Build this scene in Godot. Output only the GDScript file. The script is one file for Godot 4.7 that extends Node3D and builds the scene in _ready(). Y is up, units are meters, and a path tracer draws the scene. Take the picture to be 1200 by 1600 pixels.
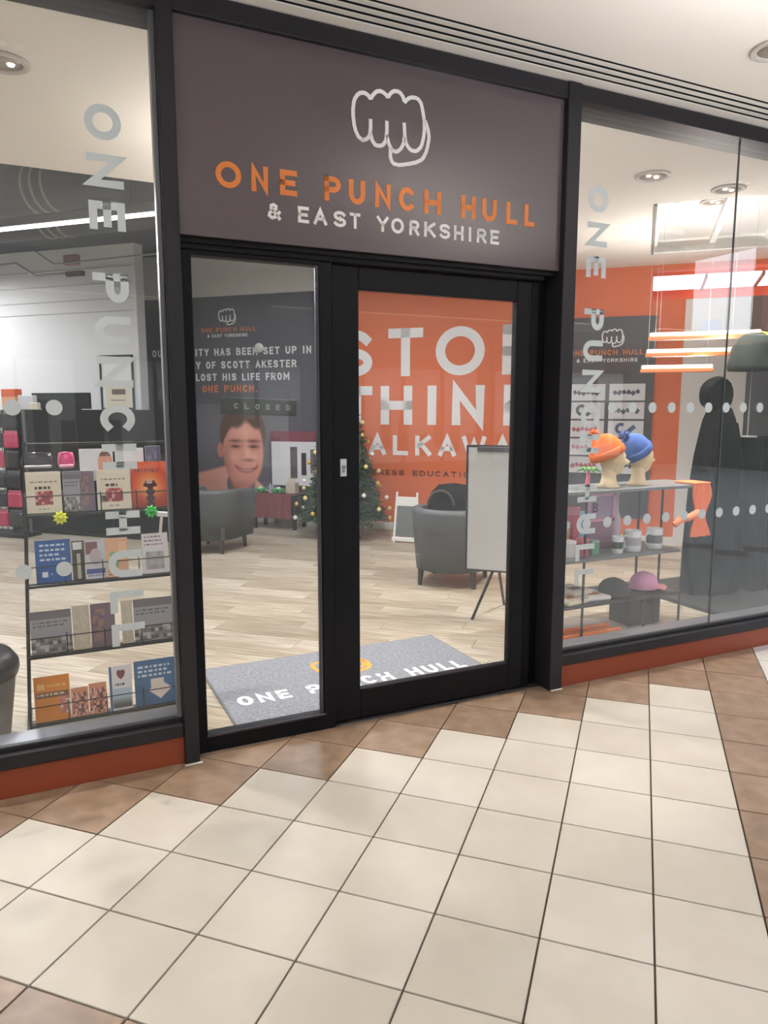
extends Node3D
# Shopfront of a charity shop in a mall. Shopfront plane z = 0, x along it, z out into the mall, metres.
# The shop's own walls and the mall's floor grid run at 45 degrees to the shopfront: axes U (to the right and nearer) and V (towards the mall).

const UD := Vector3(0.71036, 0, 0.70384)
const VD := Vector3(-0.70384, 0, 0.71036)
const TURN := -0.7808
const TILE := 0.33
const TILE_O := Vector3(2.565, 0, 0.181)
var taken := {}
var mats := {}
var rng := RandomNumberGenerator.new()
var T3 := Transform3D()

# ---------------------------------------------------------------- helpers
func uvp(u: float, y: float, v: float) -> Vector3:
	return UD * u + VD * v + Vector3(0, y, 0)

func ufr(u: float, y: float, v: float) -> Transform3D:
	return Transform3D(Basis(Vector3.UP, TURN), uvp(u, y, v))

func numbered(n: String) -> String:
	if not taken.has(n):
		taken[n] = 0
		return n
	taken[n] += 1
	return "%s_%03d" % [n, taken[n]]

func M(c: Color, rough := 0.6, metal := 0.0, spec := 0.5) -> StandardMaterial3D:
	var key := "%s_%.2f_%.2f_%.2f" % [c.to_html(), rough, metal, spec]
	if mats.has(key):
		return mats[key]
	var m := StandardMaterial3D.new()
	m.albedo_color = c
	m.roughness = rough
	m.metallic = metal
	m.metallic_specular = spec
	mats[key] = m
	return m

func C(r: int, g: int, b: int) -> Color:
	return Color(r / 255.0, g / 255.0, b / 255.0)

func glow(c: Color, e: float) -> StandardMaterial3D:
	var m := StandardMaterial3D.new()
	m.albedo_color = c
	m.emission_enabled = true
	m.emission = c
	m.emission_energy_multiplier = e
	return m

func noise_tex(freq: float, w: int, h: int, a: Color, b: Color, sd: int, oct := 4) -> NoiseTexture2D:
	var n := FastNoiseLite.new()
	n.noise_type = FastNoiseLite.TYPE_SIMPLEX_SMOOTH
	n.frequency = freq
	n.seed = sd
	n.fractal_octaves = oct
	var t := NoiseTexture2D.new()
	t.width = w
	t.height = h
	t.seamless = true
	t.noise = n
	var g := Gradient.new()
	g.set_color(0, a)
	g.set_color(1, b)
	t.color_ramp = g
	return t

func tri_mat(c: Color, tex: Texture2D, scale: Vector3, rough: float, world := true) -> StandardMaterial3D:
	var m := StandardMaterial3D.new()
	m.albedo_color = c
	m.albedo_texture = tex
	m.uv1_triplanar = true
	m.uv1_world_triplanar = world
	m.uv1_scale = scale
	m.roughness = rough
	return m

func S() -> SurfaceTool:
	var s := SurfaceTool.new()
	s.begin(Mesh.PRIMITIVE_TRIANGLES)
	s.set_smooth_group(-1)
	return s

func tri(s: SurfaceTool, a: Vector3, b: Vector3, c: Vector3) -> void:   # counter-clockwise from outside
	s.add_vertex(a)
	s.add_vertex(c)
	s.add_vertex(b)

func quad(s: SurfaceTool, a: Vector3, b: Vector3, c: Vector3, d: Vector3) -> void:
	tri(s, a, b, c)
	tri(s, a, c, d)

func cbox(s: SurfaceTool, c: Vector3, size: Vector3, bev := 0.003, f := Transform3D()) -> void:   # chamfered box
	s.set_smooth_group(-1)
	var h := size * 0.5
	var b := minf(bev, minf(h.x, minf(h.y, h.z)) * 0.6)
	var ax := [Vector3(1, 0, 0), Vector3(0, 1, 0), Vector3(0, 0, 1)]
	for i in 3:
		var n: Vector3 = ax[i]
		var p: Vector3 = ax[(i + 1) % 3]
		var q: Vector3 = ax[(i + 2) % 3]
		for sg: float in [-1.0, 1.0]:
			var o := c + n * h[i] * sg
			var dp := p * (h[(i + 1) % 3] - b) * sg
			var dq := q * (h[(i + 2) % 3] - b)
			quad(s, f * (o - dp - dq), f * (o + dp - dq), f * (o + dp + dq), f * (o - dp + dq))
			if b <= 0.0:
				continue
			# edges along q between face n*sg and face p*s2
			for s2: float in [-1.0, 1.0]:
				var e1 := c + n * h[i] * sg + p * (h[(i + 1) % 3] - b) * s2
				var e2 := c + n * (h[i] - b) * sg + p * h[(i + 1) % 3] * s2
				var a1 := e1 - dq
				var a2 := e2 - dq
				var a3 := e2 + dq
				var a4 := e1 + dq
				if sg * s2 > 0.0:
					quad(s, f * a1, f * a2, f * a3, f * a4)
				else:
					quad(s, f * a4, f * a3, f * a2, f * a1)
	if b > 0.0:
		for x: float in [-1.0, 1.0]:
			for y: float in [-1.0, 1.0]:
				for z: float in [-1.0, 1.0]:
					var a := c + Vector3(h.x * x, (h.y - b) * y, (h.z - b) * z)
					var d := c + Vector3((h.x - b) * x, h.y * y, (h.z - b) * z)
					var e := c + Vector3((h.x - b) * x, (h.y - b) * y, h.z * z)
					if x * y * z > 0.0:
						tri(s, f * a, f * d, f * e)
					else:
						tri(s, f * a, f * e, f * d)

func span(s: SurfaceTool, a: Vector3, b: Vector3, bev := 0.003) -> void:   # box from corner to corner
	cbox(s, (a + b) * 0.5, (b - a).abs(), bev)

func tube(s: SurfaceTool, a: Vector3, b: Vector3, r: float, r2 := -1.0, n := 8, caps := true) -> void:
	s.set_smooth_group(1)
	if r2 < 0.0:
		r2 = r
	var d := (b - a).normalized()
	var p := d.cross(Vector3.UP if absf(d.y) < 0.9 else Vector3.RIGHT).normalized()
	var q := d.cross(p)
	for i in n:
		var t0 := TAU * i / n
		var t1 := TAU * (i + 1) / n
		var e0 := p * cos(t0) + q * sin(t0)
		var e1 := p * cos(t1) + q * sin(t1)
		s.set_smooth_group(1)
		quad(s, a + e0 * r, a + e1 * r, b + e1 * r2, b + e0 * r2)
		if caps:
			s.set_smooth_group(-1)
			if r > 0.0:
				tri(s, a, a + e1 * r, a + e0 * r)
			if r2 > 0.0:
				tri(s, b, b + e0 * r2, b + e1 * r2)
	s.set_smooth_group(-1)

func path_tube(s: SurfaceTool, pts: Array, r: float, n := 6) -> void:
	for i in pts.size() - 1:
		tube(s, pts[i], pts[i + 1], r, r, n)

func lathe(s: SurfaceTool, prof: Array, at: Vector3, n := 20, sx := 1.0, sz := 1.0, smooth := true) -> void:   # profile from bottom to top: Vector2(radius, y)
	s.set_smooth_group(2 if smooth else -1)
	for k in prof.size() - 1:
		var a: Vector2 = prof[k]
		var b: Vector2 = prof[k + 1]
		for i in n:
			var t0 := TAU * i / n
			var t1 := TAU * (i + 1) / n
			var c0 := Vector3(cos(t0) * sx, 0, -sin(t0) * sz)
			var c1 := Vector3(cos(t1) * sx, 0, -sin(t1) * sz)
			var v0 := at + c0 * a.x + Vector3(0, a.y, 0)
			var v1 := at + c1 * a.x + Vector3(0, a.y, 0)
			var v2 := at + c1 * b.x + Vector3(0, b.y, 0)
			var v3 := at + c0 * b.x + Vector3(0, b.y, 0)
			if a.x > 1e-5:
				tri(s, v0, v1, v2)
			if b.x > 1e-5:
				tri(s, v0, v2, v3)
	s.set_smooth_group(-1)

func prism(s: SurfaceTool, poly: PackedVector2Array, y0: float, y1: float) -> void:   # poly in (x, z)
	s.set_smooth_group(-1)
	var area := 0.0
	for i in poly.size():
		area += poly[i].cross(poly[(i + 1) % poly.size()])
	if area < 0.0:
		poly.reverse()
	var idx := Geometry2D.triangulate_polygon(poly)
	for i in range(0, idx.size(), 3):
		var a := poly[idx[i]]
		var b := poly[idx[i + 1]]
		var c := poly[idx[i + 2]]
		if (b - a).cross(c - a) < 0.0:
			var t := b
			b = c
			c = t
		tri(s, Vector3(a.x, y1, a.y), Vector3(c.x, y1, c.y), Vector3(b.x, y1, b.y))
		tri(s, Vector3(a.x, y0, a.y), Vector3(b.x, y0, b.y), Vector3(c.x, y0, c.y))
	for i in poly.size():
		var p := poly[i]
		var q := poly[(i + 1) % poly.size()]
		quad(s, Vector3(p.x, y1, p.y), Vector3(q.x, y1, q.y), Vector3(q.x, y0, q.y), Vector3(p.x, y0, p.y))

func uvrect(u0: float, u1: float, v0: float, v1: float) -> PackedVector2Array:
	var out := PackedVector2Array()
	for c: Vector2 in [Vector2(u0, v0), Vector2(u1, v0), Vector2(u1, v1), Vector2(u0, v1)]:
		var p := UD * c.x + VD * c.y
		out.append(Vector2(p.x, p.z))
	return out

func half(z0: float, z1: float) -> PackedVector2Array:   # a wide strip of the plan between two depths
	return PackedVector2Array([Vector2(-40, z0), Vector2(40, z0), Vector2(40, z1), Vector2(-40, z1)])

func mesh_of(s: SurfaceTool) -> ArrayMesh:
	s.generate_normals()
	return s.commit()

func put(n: String, mesh: Mesh, m: Material, parent: Node = null, f := Transform3D()) -> MeshInstance3D:
	var o := MeshInstance3D.new()
	o.mesh = mesh
	o.material_override = m
	o.transform = f
	if parent == null:
		o.name = numbered(n)
		add_child(o, true)
	else:
		o.name = n
		parent.add_child(o, true)
	return o

func obj(n: String, s: SurfaceTool, m: Material, parent: Node = null, f := Transform3D()) -> MeshInstance3D:
	return put(n, mesh_of(s), m, parent, f)

func thing(n: String, label: String, cat: String, f := Transform3D(), group := "") -> Node3D:
	var o := Node3D.new()
	o.name = numbered(n)
	o.transform = f
	add_child(o)
	return tag(o, label, cat, group)

func tag(o: Node3D, label: String, cat: String, group := "") -> Node3D:
	o.set_meta("label", label)
	o.set_meta("category", cat)
	if group:
		o.set_meta("group", group)
	return o

func struct_node(n: String, label := "") -> Node3D:
	var o := Node3D.new()
	o.name = n
	add_child(o)
	return mark(o, label)

func mark(o: Node3D, label := "") -> Node3D:
	o.set_meta("kind", "structure")
	if label:
		o.set_meta("label", label)
	return o

func print_quad(n: String, w: float, h: float, tex: Texture2D, parent: Node, f: Transform3D, rough := 0.5) -> MeshInstance3D:   # a printed face, 1 mm thick sheet
	var s := SurfaceTool.new()
	s.begin(Mesh.PRIMITIVE_TRIANGLES)
	var p := [Vector3(-w / 2, -h / 2, 0), Vector3(w / 2, -h / 2, 0), Vector3(w / 2, h / 2, 0), Vector3(-w / 2, h / 2, 0)]
	var t := [Vector2(0, 1), Vector2(1, 1), Vector2(1, 0), Vector2(0, 0)]
	for i: int in [0, 2, 1, 0, 3, 2]:
		s.set_uv(t[i])
		s.set_normal(Vector3(0, 0, 1))
		s.add_vertex(p[i])
	var m := StandardMaterial3D.new()
	m.albedo_texture = tex
	m.roughness = rough
	var o := put(n, s.commit(), m, parent, f)
	return o

# ---------------------------------------------------------------- lettering made of strokes
func arc(cx: float, cy: float, rx: float, ry: float, a0: float, a1: float, n := 12) -> Array:
	var out := []
	for i in n + 1:
		var a := deg_to_rad(lerpf(a0, a1, float(i) / n))
		out.append(Vector2(cx + rx * cos(a), cy + ry * sin(a)))
	return out

func glyph(ch: String) -> Array:   # strokes in a unit box
	var v := func(l: Array) -> Array:
		var o := []
		for i in range(0, l.size(), 2):
			o.append(Vector2(l[i], l[i + 1]))
		return o
	match ch:
		"A": return [v.call([0, 0, 0.5, 1, 1, 0]), v.call([0.2, 0.33, 0.8, 0.33])]
		"B": return [v.call([0, 0, 0, 1]), [Vector2(0, 1)] + arc(0.5, 0.76, 0.42, 0.24, 90, -90) + [Vector2(0, 0.52)], [Vector2(0, 0.52)] + arc(0.55, 0.26, 0.45, 0.26, 90, -90) + [Vector2(0, 0)]]
		"C": return [arc(0.5, 0.5, 0.5, 0.5, 48, 312, 22)]
		"D": return [v.call([0, 0, 0, 1]), [Vector2(0, 1)] + arc(0.4, 0.5, 0.6, 0.5, 90, -90) + [Vector2(0, 0)]]
		"E": return [v.call([1, 1, 0, 1, 0, 0, 1, 0]), v.call([0, 0.5, 0.85, 0.5])]
		"F": return [v.call([1, 1, 0, 1, 0, 0]), v.call([0, 0.5, 0.85, 0.5])]
		"H": return [v.call([0, 0, 0, 1]), v.call([1, 0, 1, 1]), v.call([0, 0.5, 1, 0.5])]
		"I": return [v.call([0.5, 0, 0.5, 1])]
		"K": return [v.call([0, 0, 0, 1]), v.call([0.95, 1, 0.05, 0.45]), v.call([0.32, 0.6, 1, 0])]
		"L": return [v.call([0, 1, 0, 0, 1, 0])]
		"M": return [v.call([0, 0, 0, 1, 0.5, 0.3, 1, 1, 1, 0])]
		"N": return [v.call([0, 0, 0, 1, 1, 0, 1, 1])]
		"O": return [arc(0.5, 0.5, 0.5, 0.5, 0, 360, 28)]
		"P": return [v.call([0, 0, 0, 1]), [Vector2(0, 1)] + arc(0.55, 0.73, 0.45, 0.27, 90, -90) + [Vector2(0, 0.46)]]
		"R": return [v.call([0, 0, 0, 1]), [Vector2(0, 1)] + arc(0.55, 0.74, 0.43, 0.26, 90, -90) + [Vector2(0, 0.48)], v.call([0.5, 0.48, 1, 0])]
		"S": return [arc(0.5, 0.755, 0.48, 0.245, 25, 270, 14) + arc(0.5, 0.255, 0.5, 0.255, 90, -155, 14)]
		"T": return [v.call([0, 1, 1, 1]), v.call([0.5, 0, 0.5, 1])]
		"U": return [[Vector2(0, 1)] + arc(0.5, 0.42, 0.5, 0.42, 180, 360, 16) + [Vector2(1, 1)]]
		"W": return [v.call([0, 1, 0.25, 0, 0.5, 0.8, 0.75, 0, 1, 1])]
		"Y": return [v.call([0, 1, 0.5, 0.45, 1, 1]), v.call([0.5, 0, 0.5, 0.45])]
		"&": return [v.call([1, 0, 0.22, 0.7, 0.25, 0.92, 0.47, 1, 0.7, 0.9, 0.68, 0.7, 0.1, 0.38, 0.03, 0.15, 0.32, 0, 0.68, 0.1, 1, 0.45])]
		".": return [v.call([0.45, 0, 0.55, 0])]
	return []

func ribbon(s: SurfaceTool, pts: Array, t: float, depth: float, o: Vector3, r: Vector3, u: Vector3, ext := 0.0) -> void:
	# a stroke of width t along 2D points, raised by depth; r and u are unit axes
	var n := r.cross(u)
	var closed: bool = pts.size() > 3 and pts[0].distance_to(pts[-1]) < 1e-4
	var k := pts.size() - (1 if closed else 0)
	var L := []
	var R := []
	for i in k:
		var p: Vector2 = pts[i]
		var d0: Vector2 = (p - pts[(i - 1 + k) % k]).normalized() if (closed or i > 0) else (pts[1] - p).normalized()
		var d1: Vector2 = (pts[(i + 1) % k] - p).normalized() if (closed or i < k - 1) else d0
		var m := (Vector2(-d0.y, d0.x) + Vector2(-d1.y, d1.x))
		m = m.normalized() if m.length() > 1e-4 else Vector2(-d0.y, d0.x)
		var c: float = maxf(0.42, m.dot(Vector2(-d0.y, d0.x)))
		var q := p
		if not closed and i == 0:
			q = p - d1 * ext
		if not closed and i == k - 1:
			q = p + d0 * ext
		L.append(q + m * (t * 0.5 / c))
		R.append(q - m * (t * 0.5 / c))
	var w := func(a: Vector2, z: float) -> Vector3: return o + r * a.x + u * a.y + n * z
	s.set_smooth_group(-1)
	for i in (k if closed else k - 1):
		var j := (i + 1) % k
		quad(s, w.call(R[i], depth), w.call(R[j], depth), w.call(L[j], depth), w.call(L[i], depth))
		quad(s, w.call(L[i], 0), w.call(L[j], 0), w.call(R[j], 0), w.call(R[i], 0))
		quad(s, w.call(L[i], depth), w.call(L[j], depth), w.call(L[j], 0), w.call(L[i], 0))
		quad(s, w.call(R[j], depth), w.call(R[i], depth), w.call(R[i], 0), w.call(R[j], 0))
	if not closed:
		quad(s, w.call(R[0], depth), w.call(L[0], depth), w.call(L[0], 0), w.call(R[0], 0))
		quad(s, w.call(L[k - 1], depth), w.call(R[k - 1], depth), w.call(R[k - 1], 0), w.call(L[k - 1], 0))

func letter(s: SurfaceTool, ch: String, o: Vector3, r: Vector3, u: Vector3, w: float, h: float, t: float, depth := 0.003) -> void:
	for stroke: Array in glyph(ch):
		var pts := []
		for p: Vector2 in stroke:
			pts.append(Vector2(t * 0.5 + p.x * (w - t), t * 0.5 + p.y * (h - t)))
		ribbon(s, pts, t, depth, o, r, u, t * 0.5)

func text(s: SurfaceTool, str: String, o: Vector3, r: Vector3, u: Vector3, total: float, h: float, t: float, depth := 0.003) -> void:   # a line fitted to a total length
	var wd := func(c: String) -> float:
		return {"I": 0.3, " ": 0.42, "M": 0.85, "W": 0.95, "L": 0.55, "E": 0.58, "F": 0.55, ".": 0.25}.get(c, 0.68)
	var sum := 0.0
	for c in str:
		sum += wd.call(c) + 0.22
	var k := total / (sum - 0.22)
	var x := 0.0
	for c in str:
		if c != " ":
			letter(s, c, o + r * x, r, u, wd.call(c) * k, h, t, depth)
		x += (wd.call(c) + 0.22) * k

func fist(s: SurfaceTool, o: Vector3, r: Vector3, u: Vector3, k: float, t: float, depth := 0.003) -> void:   # the outlined fist emblem, about 0.39 x 0.33 units
	var lines := [
		[46, 88, 17, 104, 0, 166, 0, 234, 15, 271, 41, 291, 72, 287, 86, 268, 100, 292, 126, 313, 158, 306, 173, 289, 186, 311, 213, 328, 247, 317, 258, 281, 275, 303, 307, 315, 340, 306, 353, 269, 366, 199, 357, 126, 338, 88, 305, 74, 276, 90, 261, 120, 257, 190],
		[46, 88, 76, 100, 86, 133, 86, 179], [85, 125, 98, 80, 131, 73, 158, 89, 168, 130, 168, 184], [168, 122, 181, 81, 203, 59, 233, 68, 255, 103, 257, 127],
		[186, 66, 186, 22, 211, 2, 271, 14, 338, 35, 367, 63, 386, 122, 389, 171, 369, 216]]
	for l: Array in lines:
		var pts := []
		for i in range(0, l.size(), 2):
			pts.append(Vector2(l[i], l[i + 1]) * 0.001 * k)
		# round the corners a little
		var sm := [pts[0]]
		for i in pts.size() - 1:
			sm.append(pts[i].lerp(pts[i + 1], 0.3))
			sm.append(pts[i].lerp(pts[i + 1], 0.7))
		sm.append(pts[-1])
		ribbon(s, sm, t, depth, o, r, u, t * 0.3)

# ---------------------------------------------------------------- the scene
func _ready() -> void:
	rng.seed = 7
	# camera
	var cam := Camera3D.new()
	cam.name = "camera"
	cam.fov = 70.031
	cam.near = 0.02
	cam.transform = Transform3D(Basis(Vector3.UP, deg_to_rad(-25.4215)) * Basis(Vector3.RIGHT, deg_to_rad(-8.1317)), Vector3(-0.588, 1.597, 3.209))
	add_child(cam)
	# sky, seen and felt through the mall's glass roof
	var env := Environment.new()
	env.background_mode = Environment.BG_SKY
	var sky := Sky.new()
	var sm := ProceduralSkyMaterial.new()
	sm.sky_top_color = C(198, 216, 236)
	sm.sky_horizon_color = C(232, 238, 242)
	sm.ground_bottom_color = C(150, 148, 142)
	sm.ground_horizon_color = C(190, 188, 182)
	sm.sky_energy_multiplier = 2.0
	sm.ground_energy_multiplier = 1.0
	sky.sky_material = sm
	env.sky = sky
	env.tonemap_mode = Environment.TONE_MAPPER_LINEAR
	env.tonemap_exposure = 1.0
	env.sdfgi_enabled = true
	env.ssao_enabled = true
	env.ssil_enabled = true
	var we := WorldEnvironment.new()
	we.name = "world"
	we.environment = env
	add_child(we)

	mall_floor()
	shop_floor()
	mall_shell()
	shop_shell()
	front_windows()
	entrance_door()
	fascia_sign()
	ceiling_fittings()
	shop_lights()
	back_wall_graphics()
	left_side()
	middle_things()
	right_window_display()
	mall_behind()

func area_light(n: String, at: Vector3, dir: Vector3, size: Vector2, e: float, c: Color, parent: Node) -> void:
	var l := AreaLight3D.new()
	l.name = n
	l.area_size = size
	l.light_energy = e
	l.light_color = c
	l.shadow_enabled = true
	l.area_range = 30.0
	var up := Vector3.UP if absf(dir.y) < 0.9 else VD
	l.transform = Transform3D(Basis.looking_at(dir, up), at)
	parent.add_child(l, true)

# ---------------------------------------------------------------- floors
func tile_kind(i: int, j: int) -> int:   # 0 cream, 1 brown, 2 pale grey
	if i <= 0:
		return 0 if (j >= -i and j < 9) or j > 12 else 1
	if i == 1:
		return 1
	if i == 12 or i == 13:
		return 1 if (i + j) % 2 == 0 else 2
	return 2

func mall_floor() -> void:
	var fl := struct_node("floor")
	var s := S()
	prism(s, PackedVector2Array([Vector2(-12, -14), Vector2(18, -14), Vector2(18, 14.5), Vector2(-12, 14.5)]), -0.3, -0.012)
	obj("screed", s, M(C(96, 84, 74), 0.9), fl)
	var cream := []
	var brown := []
	for k in 3:
		var a: Color = [C(199, 192, 180), C(194, 187, 174), C(203, 196, 185)][k]
		cream.append(tri_mat(a, noise_tex(0.012, 256, 256, Color(0.95, 0.945, 0.935), Color(1, 1, 1), 11 + k), Vector3(0.9, 0.9, 0.9), 0.45))
		var b: Color = [C(160, 136, 115), C(152, 128, 108), C(166, 142, 121)][k]
		brown.append(tri_mat(b, noise_tex(0.02, 256, 256, Color(0.8, 0.78, 0.75), Color(1, 1, 1), 31 + k), Vector3(1.3, 1.3, 1.3), 0.36))
	var grey := tri_mat(C(204, 201, 195), noise_tex(0.015, 256, 256, Color(0.9, 0.9, 0.9), Color(1, 1, 1), 51), Vector3.ONE, 0.34)
	s = S()
	cbox(s, Vector3(0, -0.006, 0), Vector3(TILE - 0.006, 0.012, TILE - 0.006), 0.0015)
	var full := mesh_of(s)
	var far := [[], [], []]
	var inside := half(-0.055, 40.0)
	for i in range(-34, 56):
		for j in range(-45, 50):
			var c := TILE_O + UD * (i + 0.5) * TILE + VD * (j + 0.5) * TILE
			if c.z < -0.3 or c.z > 12.2 or c.x < -9.3 or c.x > 16.3:
				continue
			var k := tile_kind(i, j)
			var f := Transform3D(Basis(Vector3.UP, TURN), c)
			var m: Material = grey if k == 2 else (brown if k == 1 else cream)[posmod(i * 7 + j * 5 + i * j, 3)]
			if c.z < 0.2:   # cut along the shopfront
				var poly := PackedVector2Array()
				for q: Vector2 in [Vector2(-1, -1), Vector2(1, -1), Vector2(1, 1), Vector2(-1, 1)]:
					var w := c + (UD * q.x + VD * q.y) * (TILE * 0.5 - 0.003)
					poly.append(Vector2(w.x, w.z))
				for cut: PackedVector2Array in Geometry2D.intersect_polygons(poly, inside):
					if c.x > -1.6 and c.x < 4.6:
						s = S()
						for q in cut.size():
							cut[q] -= Vector2(c.x, c.z)
						prism(s, cut, -0.012, 0.0)
						obj("tile", s, m, fl, Transform3D(Basis(), c))
			elif c.x > -1.6 and c.x < 4.6 and c.z < 3.1:
				put("tile", full, m, fl, f)
			else:
				far[k].append(f)
	for k in 3:
		var mm := MultiMesh.new()
		mm.transform_format = MultiMesh.TRANSFORM_3D
		mm.mesh = full
		mm.instance_count = far[k].size()
		for i in far[k].size():
			mm.set_instance_transform(i, far[k][i])
		var o := MultiMeshInstance3D.new()
		o.multimesh = mm
		o.material_override = [cream[0], brown[0], grey][k]
		o.name = ["cream_tile_field", "brown_tile_field", "grey_tile_field"][k]
		o.set_meta("kind", "stuff")
		fl.add_child(o, true)

func shop_floor() -> void:
	var fl := struct_node("floor_shop")
	var woods := []
	var tex := noise_tex(0.02, 256, 256, Color(0.72, 0.68, 0.62), Color(1, 1, 1), 77, 5)
	for k in 4:
		var c: Color = [C(196, 188, 172), C(187, 178, 161), C(203, 196, 182), C(180, 170, 153)][k]
		woods.append(tri_mat(c, tex, Vector3(0.35, 1, 4.0), 0.4, false))
	var inside := half(-40.0, -0.06)
	var row := 0
	var v := -6.35
	while v < 8.0:
		var u := -8.0 - fmod(row * 0.57, 1.3)
		while u < 3.4:
			var a := maxf(u, -8.0)
			var b := minf(u + 1.3, 3.4)
			var cu := (a + b) * 0.5
			var c := uvp(cu, 0, v + 0.1)
			for cut: PackedVector2Array in Geometry2D.intersect_polygons(uvrect(a + 0.0012, b - 0.0012, v + 0.0012, v + 0.1988), inside):
				var loc := PackedVector2Array()
				for q in cut:
					var d := Vector3(q.x, 0, q.y) - c
					loc.append(Vector2(d.dot(UD), d.dot(VD)))
				var s := S()
				prism(s, loc, -0.011, 0.0)
				obj("plank", s, woods[posmod(row * 5 + int(u * 3.7), 4)], fl, Transform3D(Basis(Vector3.UP, TURN), c))
			u += 1.3
		v += 0.2
		row += 1

# ---------------------------------------------------------------- shells
func slab(n: String, poly: PackedVector2Array, y0: float, y1: float, m: Material, parent: Node = null) -> MeshInstance3D:
	var s := S()
	prism(s, poly, y0, y1)
	var o := obj(n, s, m, parent)
	if parent == null:
		mark(o)
	return o

func rect(x0: float, x1: float, z0: float, z1: float) -> PackedVector2Array:
	return PackedVector2Array([Vector2(x0, z0), Vector2(x1, z0), Vector2(x1, z1), Vector2(x0, z1)])

func mall_shell() -> void:
	var plaster := M(C(234, 227, 218), 0.85)
	var cl := struct_node("ceiling")
	# flat ceiling over the walkway, with the slot diffuser along the shopfront
	slab("ceiling_board", rect(-9, 16, -0.02, 0.0785), 3.24, 3.246, plaster, cl)
	slab("ceiling_board", rect(-9, 4.8, 0.2675, 5.2), 3.24, 3.246, plaster, cl)
	slab("ceiling_board", rect(4.8, 16, 0.2675, 2.0), 3.24, 3.246, plaster, cl)
	slab("ceiling_back", rect(-9, 16, -0.02, 0.066), 3.246, 3.36, plaster, cl)
	slab("ceiling_back", rect(-9, 4.8, 0.28, 5.2), 3.246, 3.36, plaster, cl)
	slab("ceiling_back", rect(4.8, 16, 0.28, 2.0), 3.246, 3.36, plaster, cl)
	slab("diffuser_void", rect(-9, 16, 0.07, 0.275), 3.34, 3.37, M(C(10, 10, 11), 0.9), cl)
	for k in 3:
		var sl := slab("diffuser_slat", rect(-9, 16, 0.078 + 0.027 + k * 0.0545, 0.078 + 0.0545 + k * 0.0545), 3.241, 3.246, M(C(222, 216, 207), 0.6), cl)
		slab("slat_baffle", rect(-9, 16, 0.078 + 0.029 + k * 0.0545, 0.078 + 0.0525 + k * 0.0545), 3.2455, 3.335, M(C(10, 10, 11), 0.9), sl)
	slab("void_side", rect(-9, 16, 0.066, 0.0785), 3.246, 3.345, M(C(10, 10, 11), 0.9), cl)
	slab("void_side", rect(-9, 16, 0.2675, 0.28), 3.246, 3.345, M(C(10, 10, 11), 0.9), cl)
	# higher ceiling with a long glazed roof opening over the middle of the mall
	slab("ceiling_edge", rect(-9, 4.8, 5.2, 5.35), 3.24, 6.1, plaster, cl)
	slab("ceiling_edge", rect(4.65, 4.8, 1.85, 5.35), 3.24, 6.1, plaster, cl)
	slab("ceiling_edge", rect(4.65, 16.2, 1.85, 2.0), 3.24, 6.1, plaster, cl)
	slab("ceiling_board", rect(-9, 4.8, 5.2, 6.2), 6.0, 6.1, plaster, cl)
	slab("ceiling_board", rect(4.65, 16.2, 1.85, 2.5), 6.0, 6.1, plaster, cl)
	slab("ceiling_board", rect(-9, 16, 11.2, 12.3), 6.0, 6.1, plaster, cl)
	slab("ceiling_board", rect(-9.2, -7, 6.2, 11.2), 6.0, 6.1, plaster, cl)
	slab("ceiling_board", rect(15, 16.2, 2.4, 11.2), 6.0, 6.1, plaster, cl)
	var orange := M(C(206, 112, 66), 0.6)
	var k := -7.0
	while k < 15.5:
		slab("roof_beam", rect(k - 0.1, k + 0.1, 2.4 if k > 5.0 else 6.2, 11.2), 5.75, 6.15, orange, cl)
		k += 2.2
	mark(slab("wall_far", rect(-9.2, 16.2, 12.2, 12.4), 0, 6.1, M(C(112, 108, 104), 0.8)))
	mark(slab("wall_left", rect(-9.2, -9, -0.02, 12.3), 0, 6.1, plaster))
	# end wall with a high glazed band between orange posts
	var wr := struct_node("wall_right")
	slab("wall_panel", rect(16, 16.2, -0.02, 12.3), 0, 3.3, M(C(52, 50, 52), 0.7), wr)
	slab("wall_panel", rect(16, 16.2, -0.02, 12.3), 5.6, 6.1, plaster, wr)
	for q in 6:
		slab("wall_post", rect(15.95, 16.2, -0.02 + q * 2.4, 0.3 + q * 2.4), 3.3, 5.6, orange, wr)
	slab("wall_sill", rect(15.9, 16.2, -0.02, 12.3), 3.2, 3.5, orange, wr)
	# shopfront wall beyond the glazing, each side
	mark(slab("wall_front", rect(-12, -3.0, -0.2, 0.0), 0, 3.8, M(C(70, 66, 70), 0.6)))
	mark(slab("wall_front_001", rect(5.0, 16.2, -0.2, 0.0), 0, 3.8, M(C(70, 66, 70), 0.6)))

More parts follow.
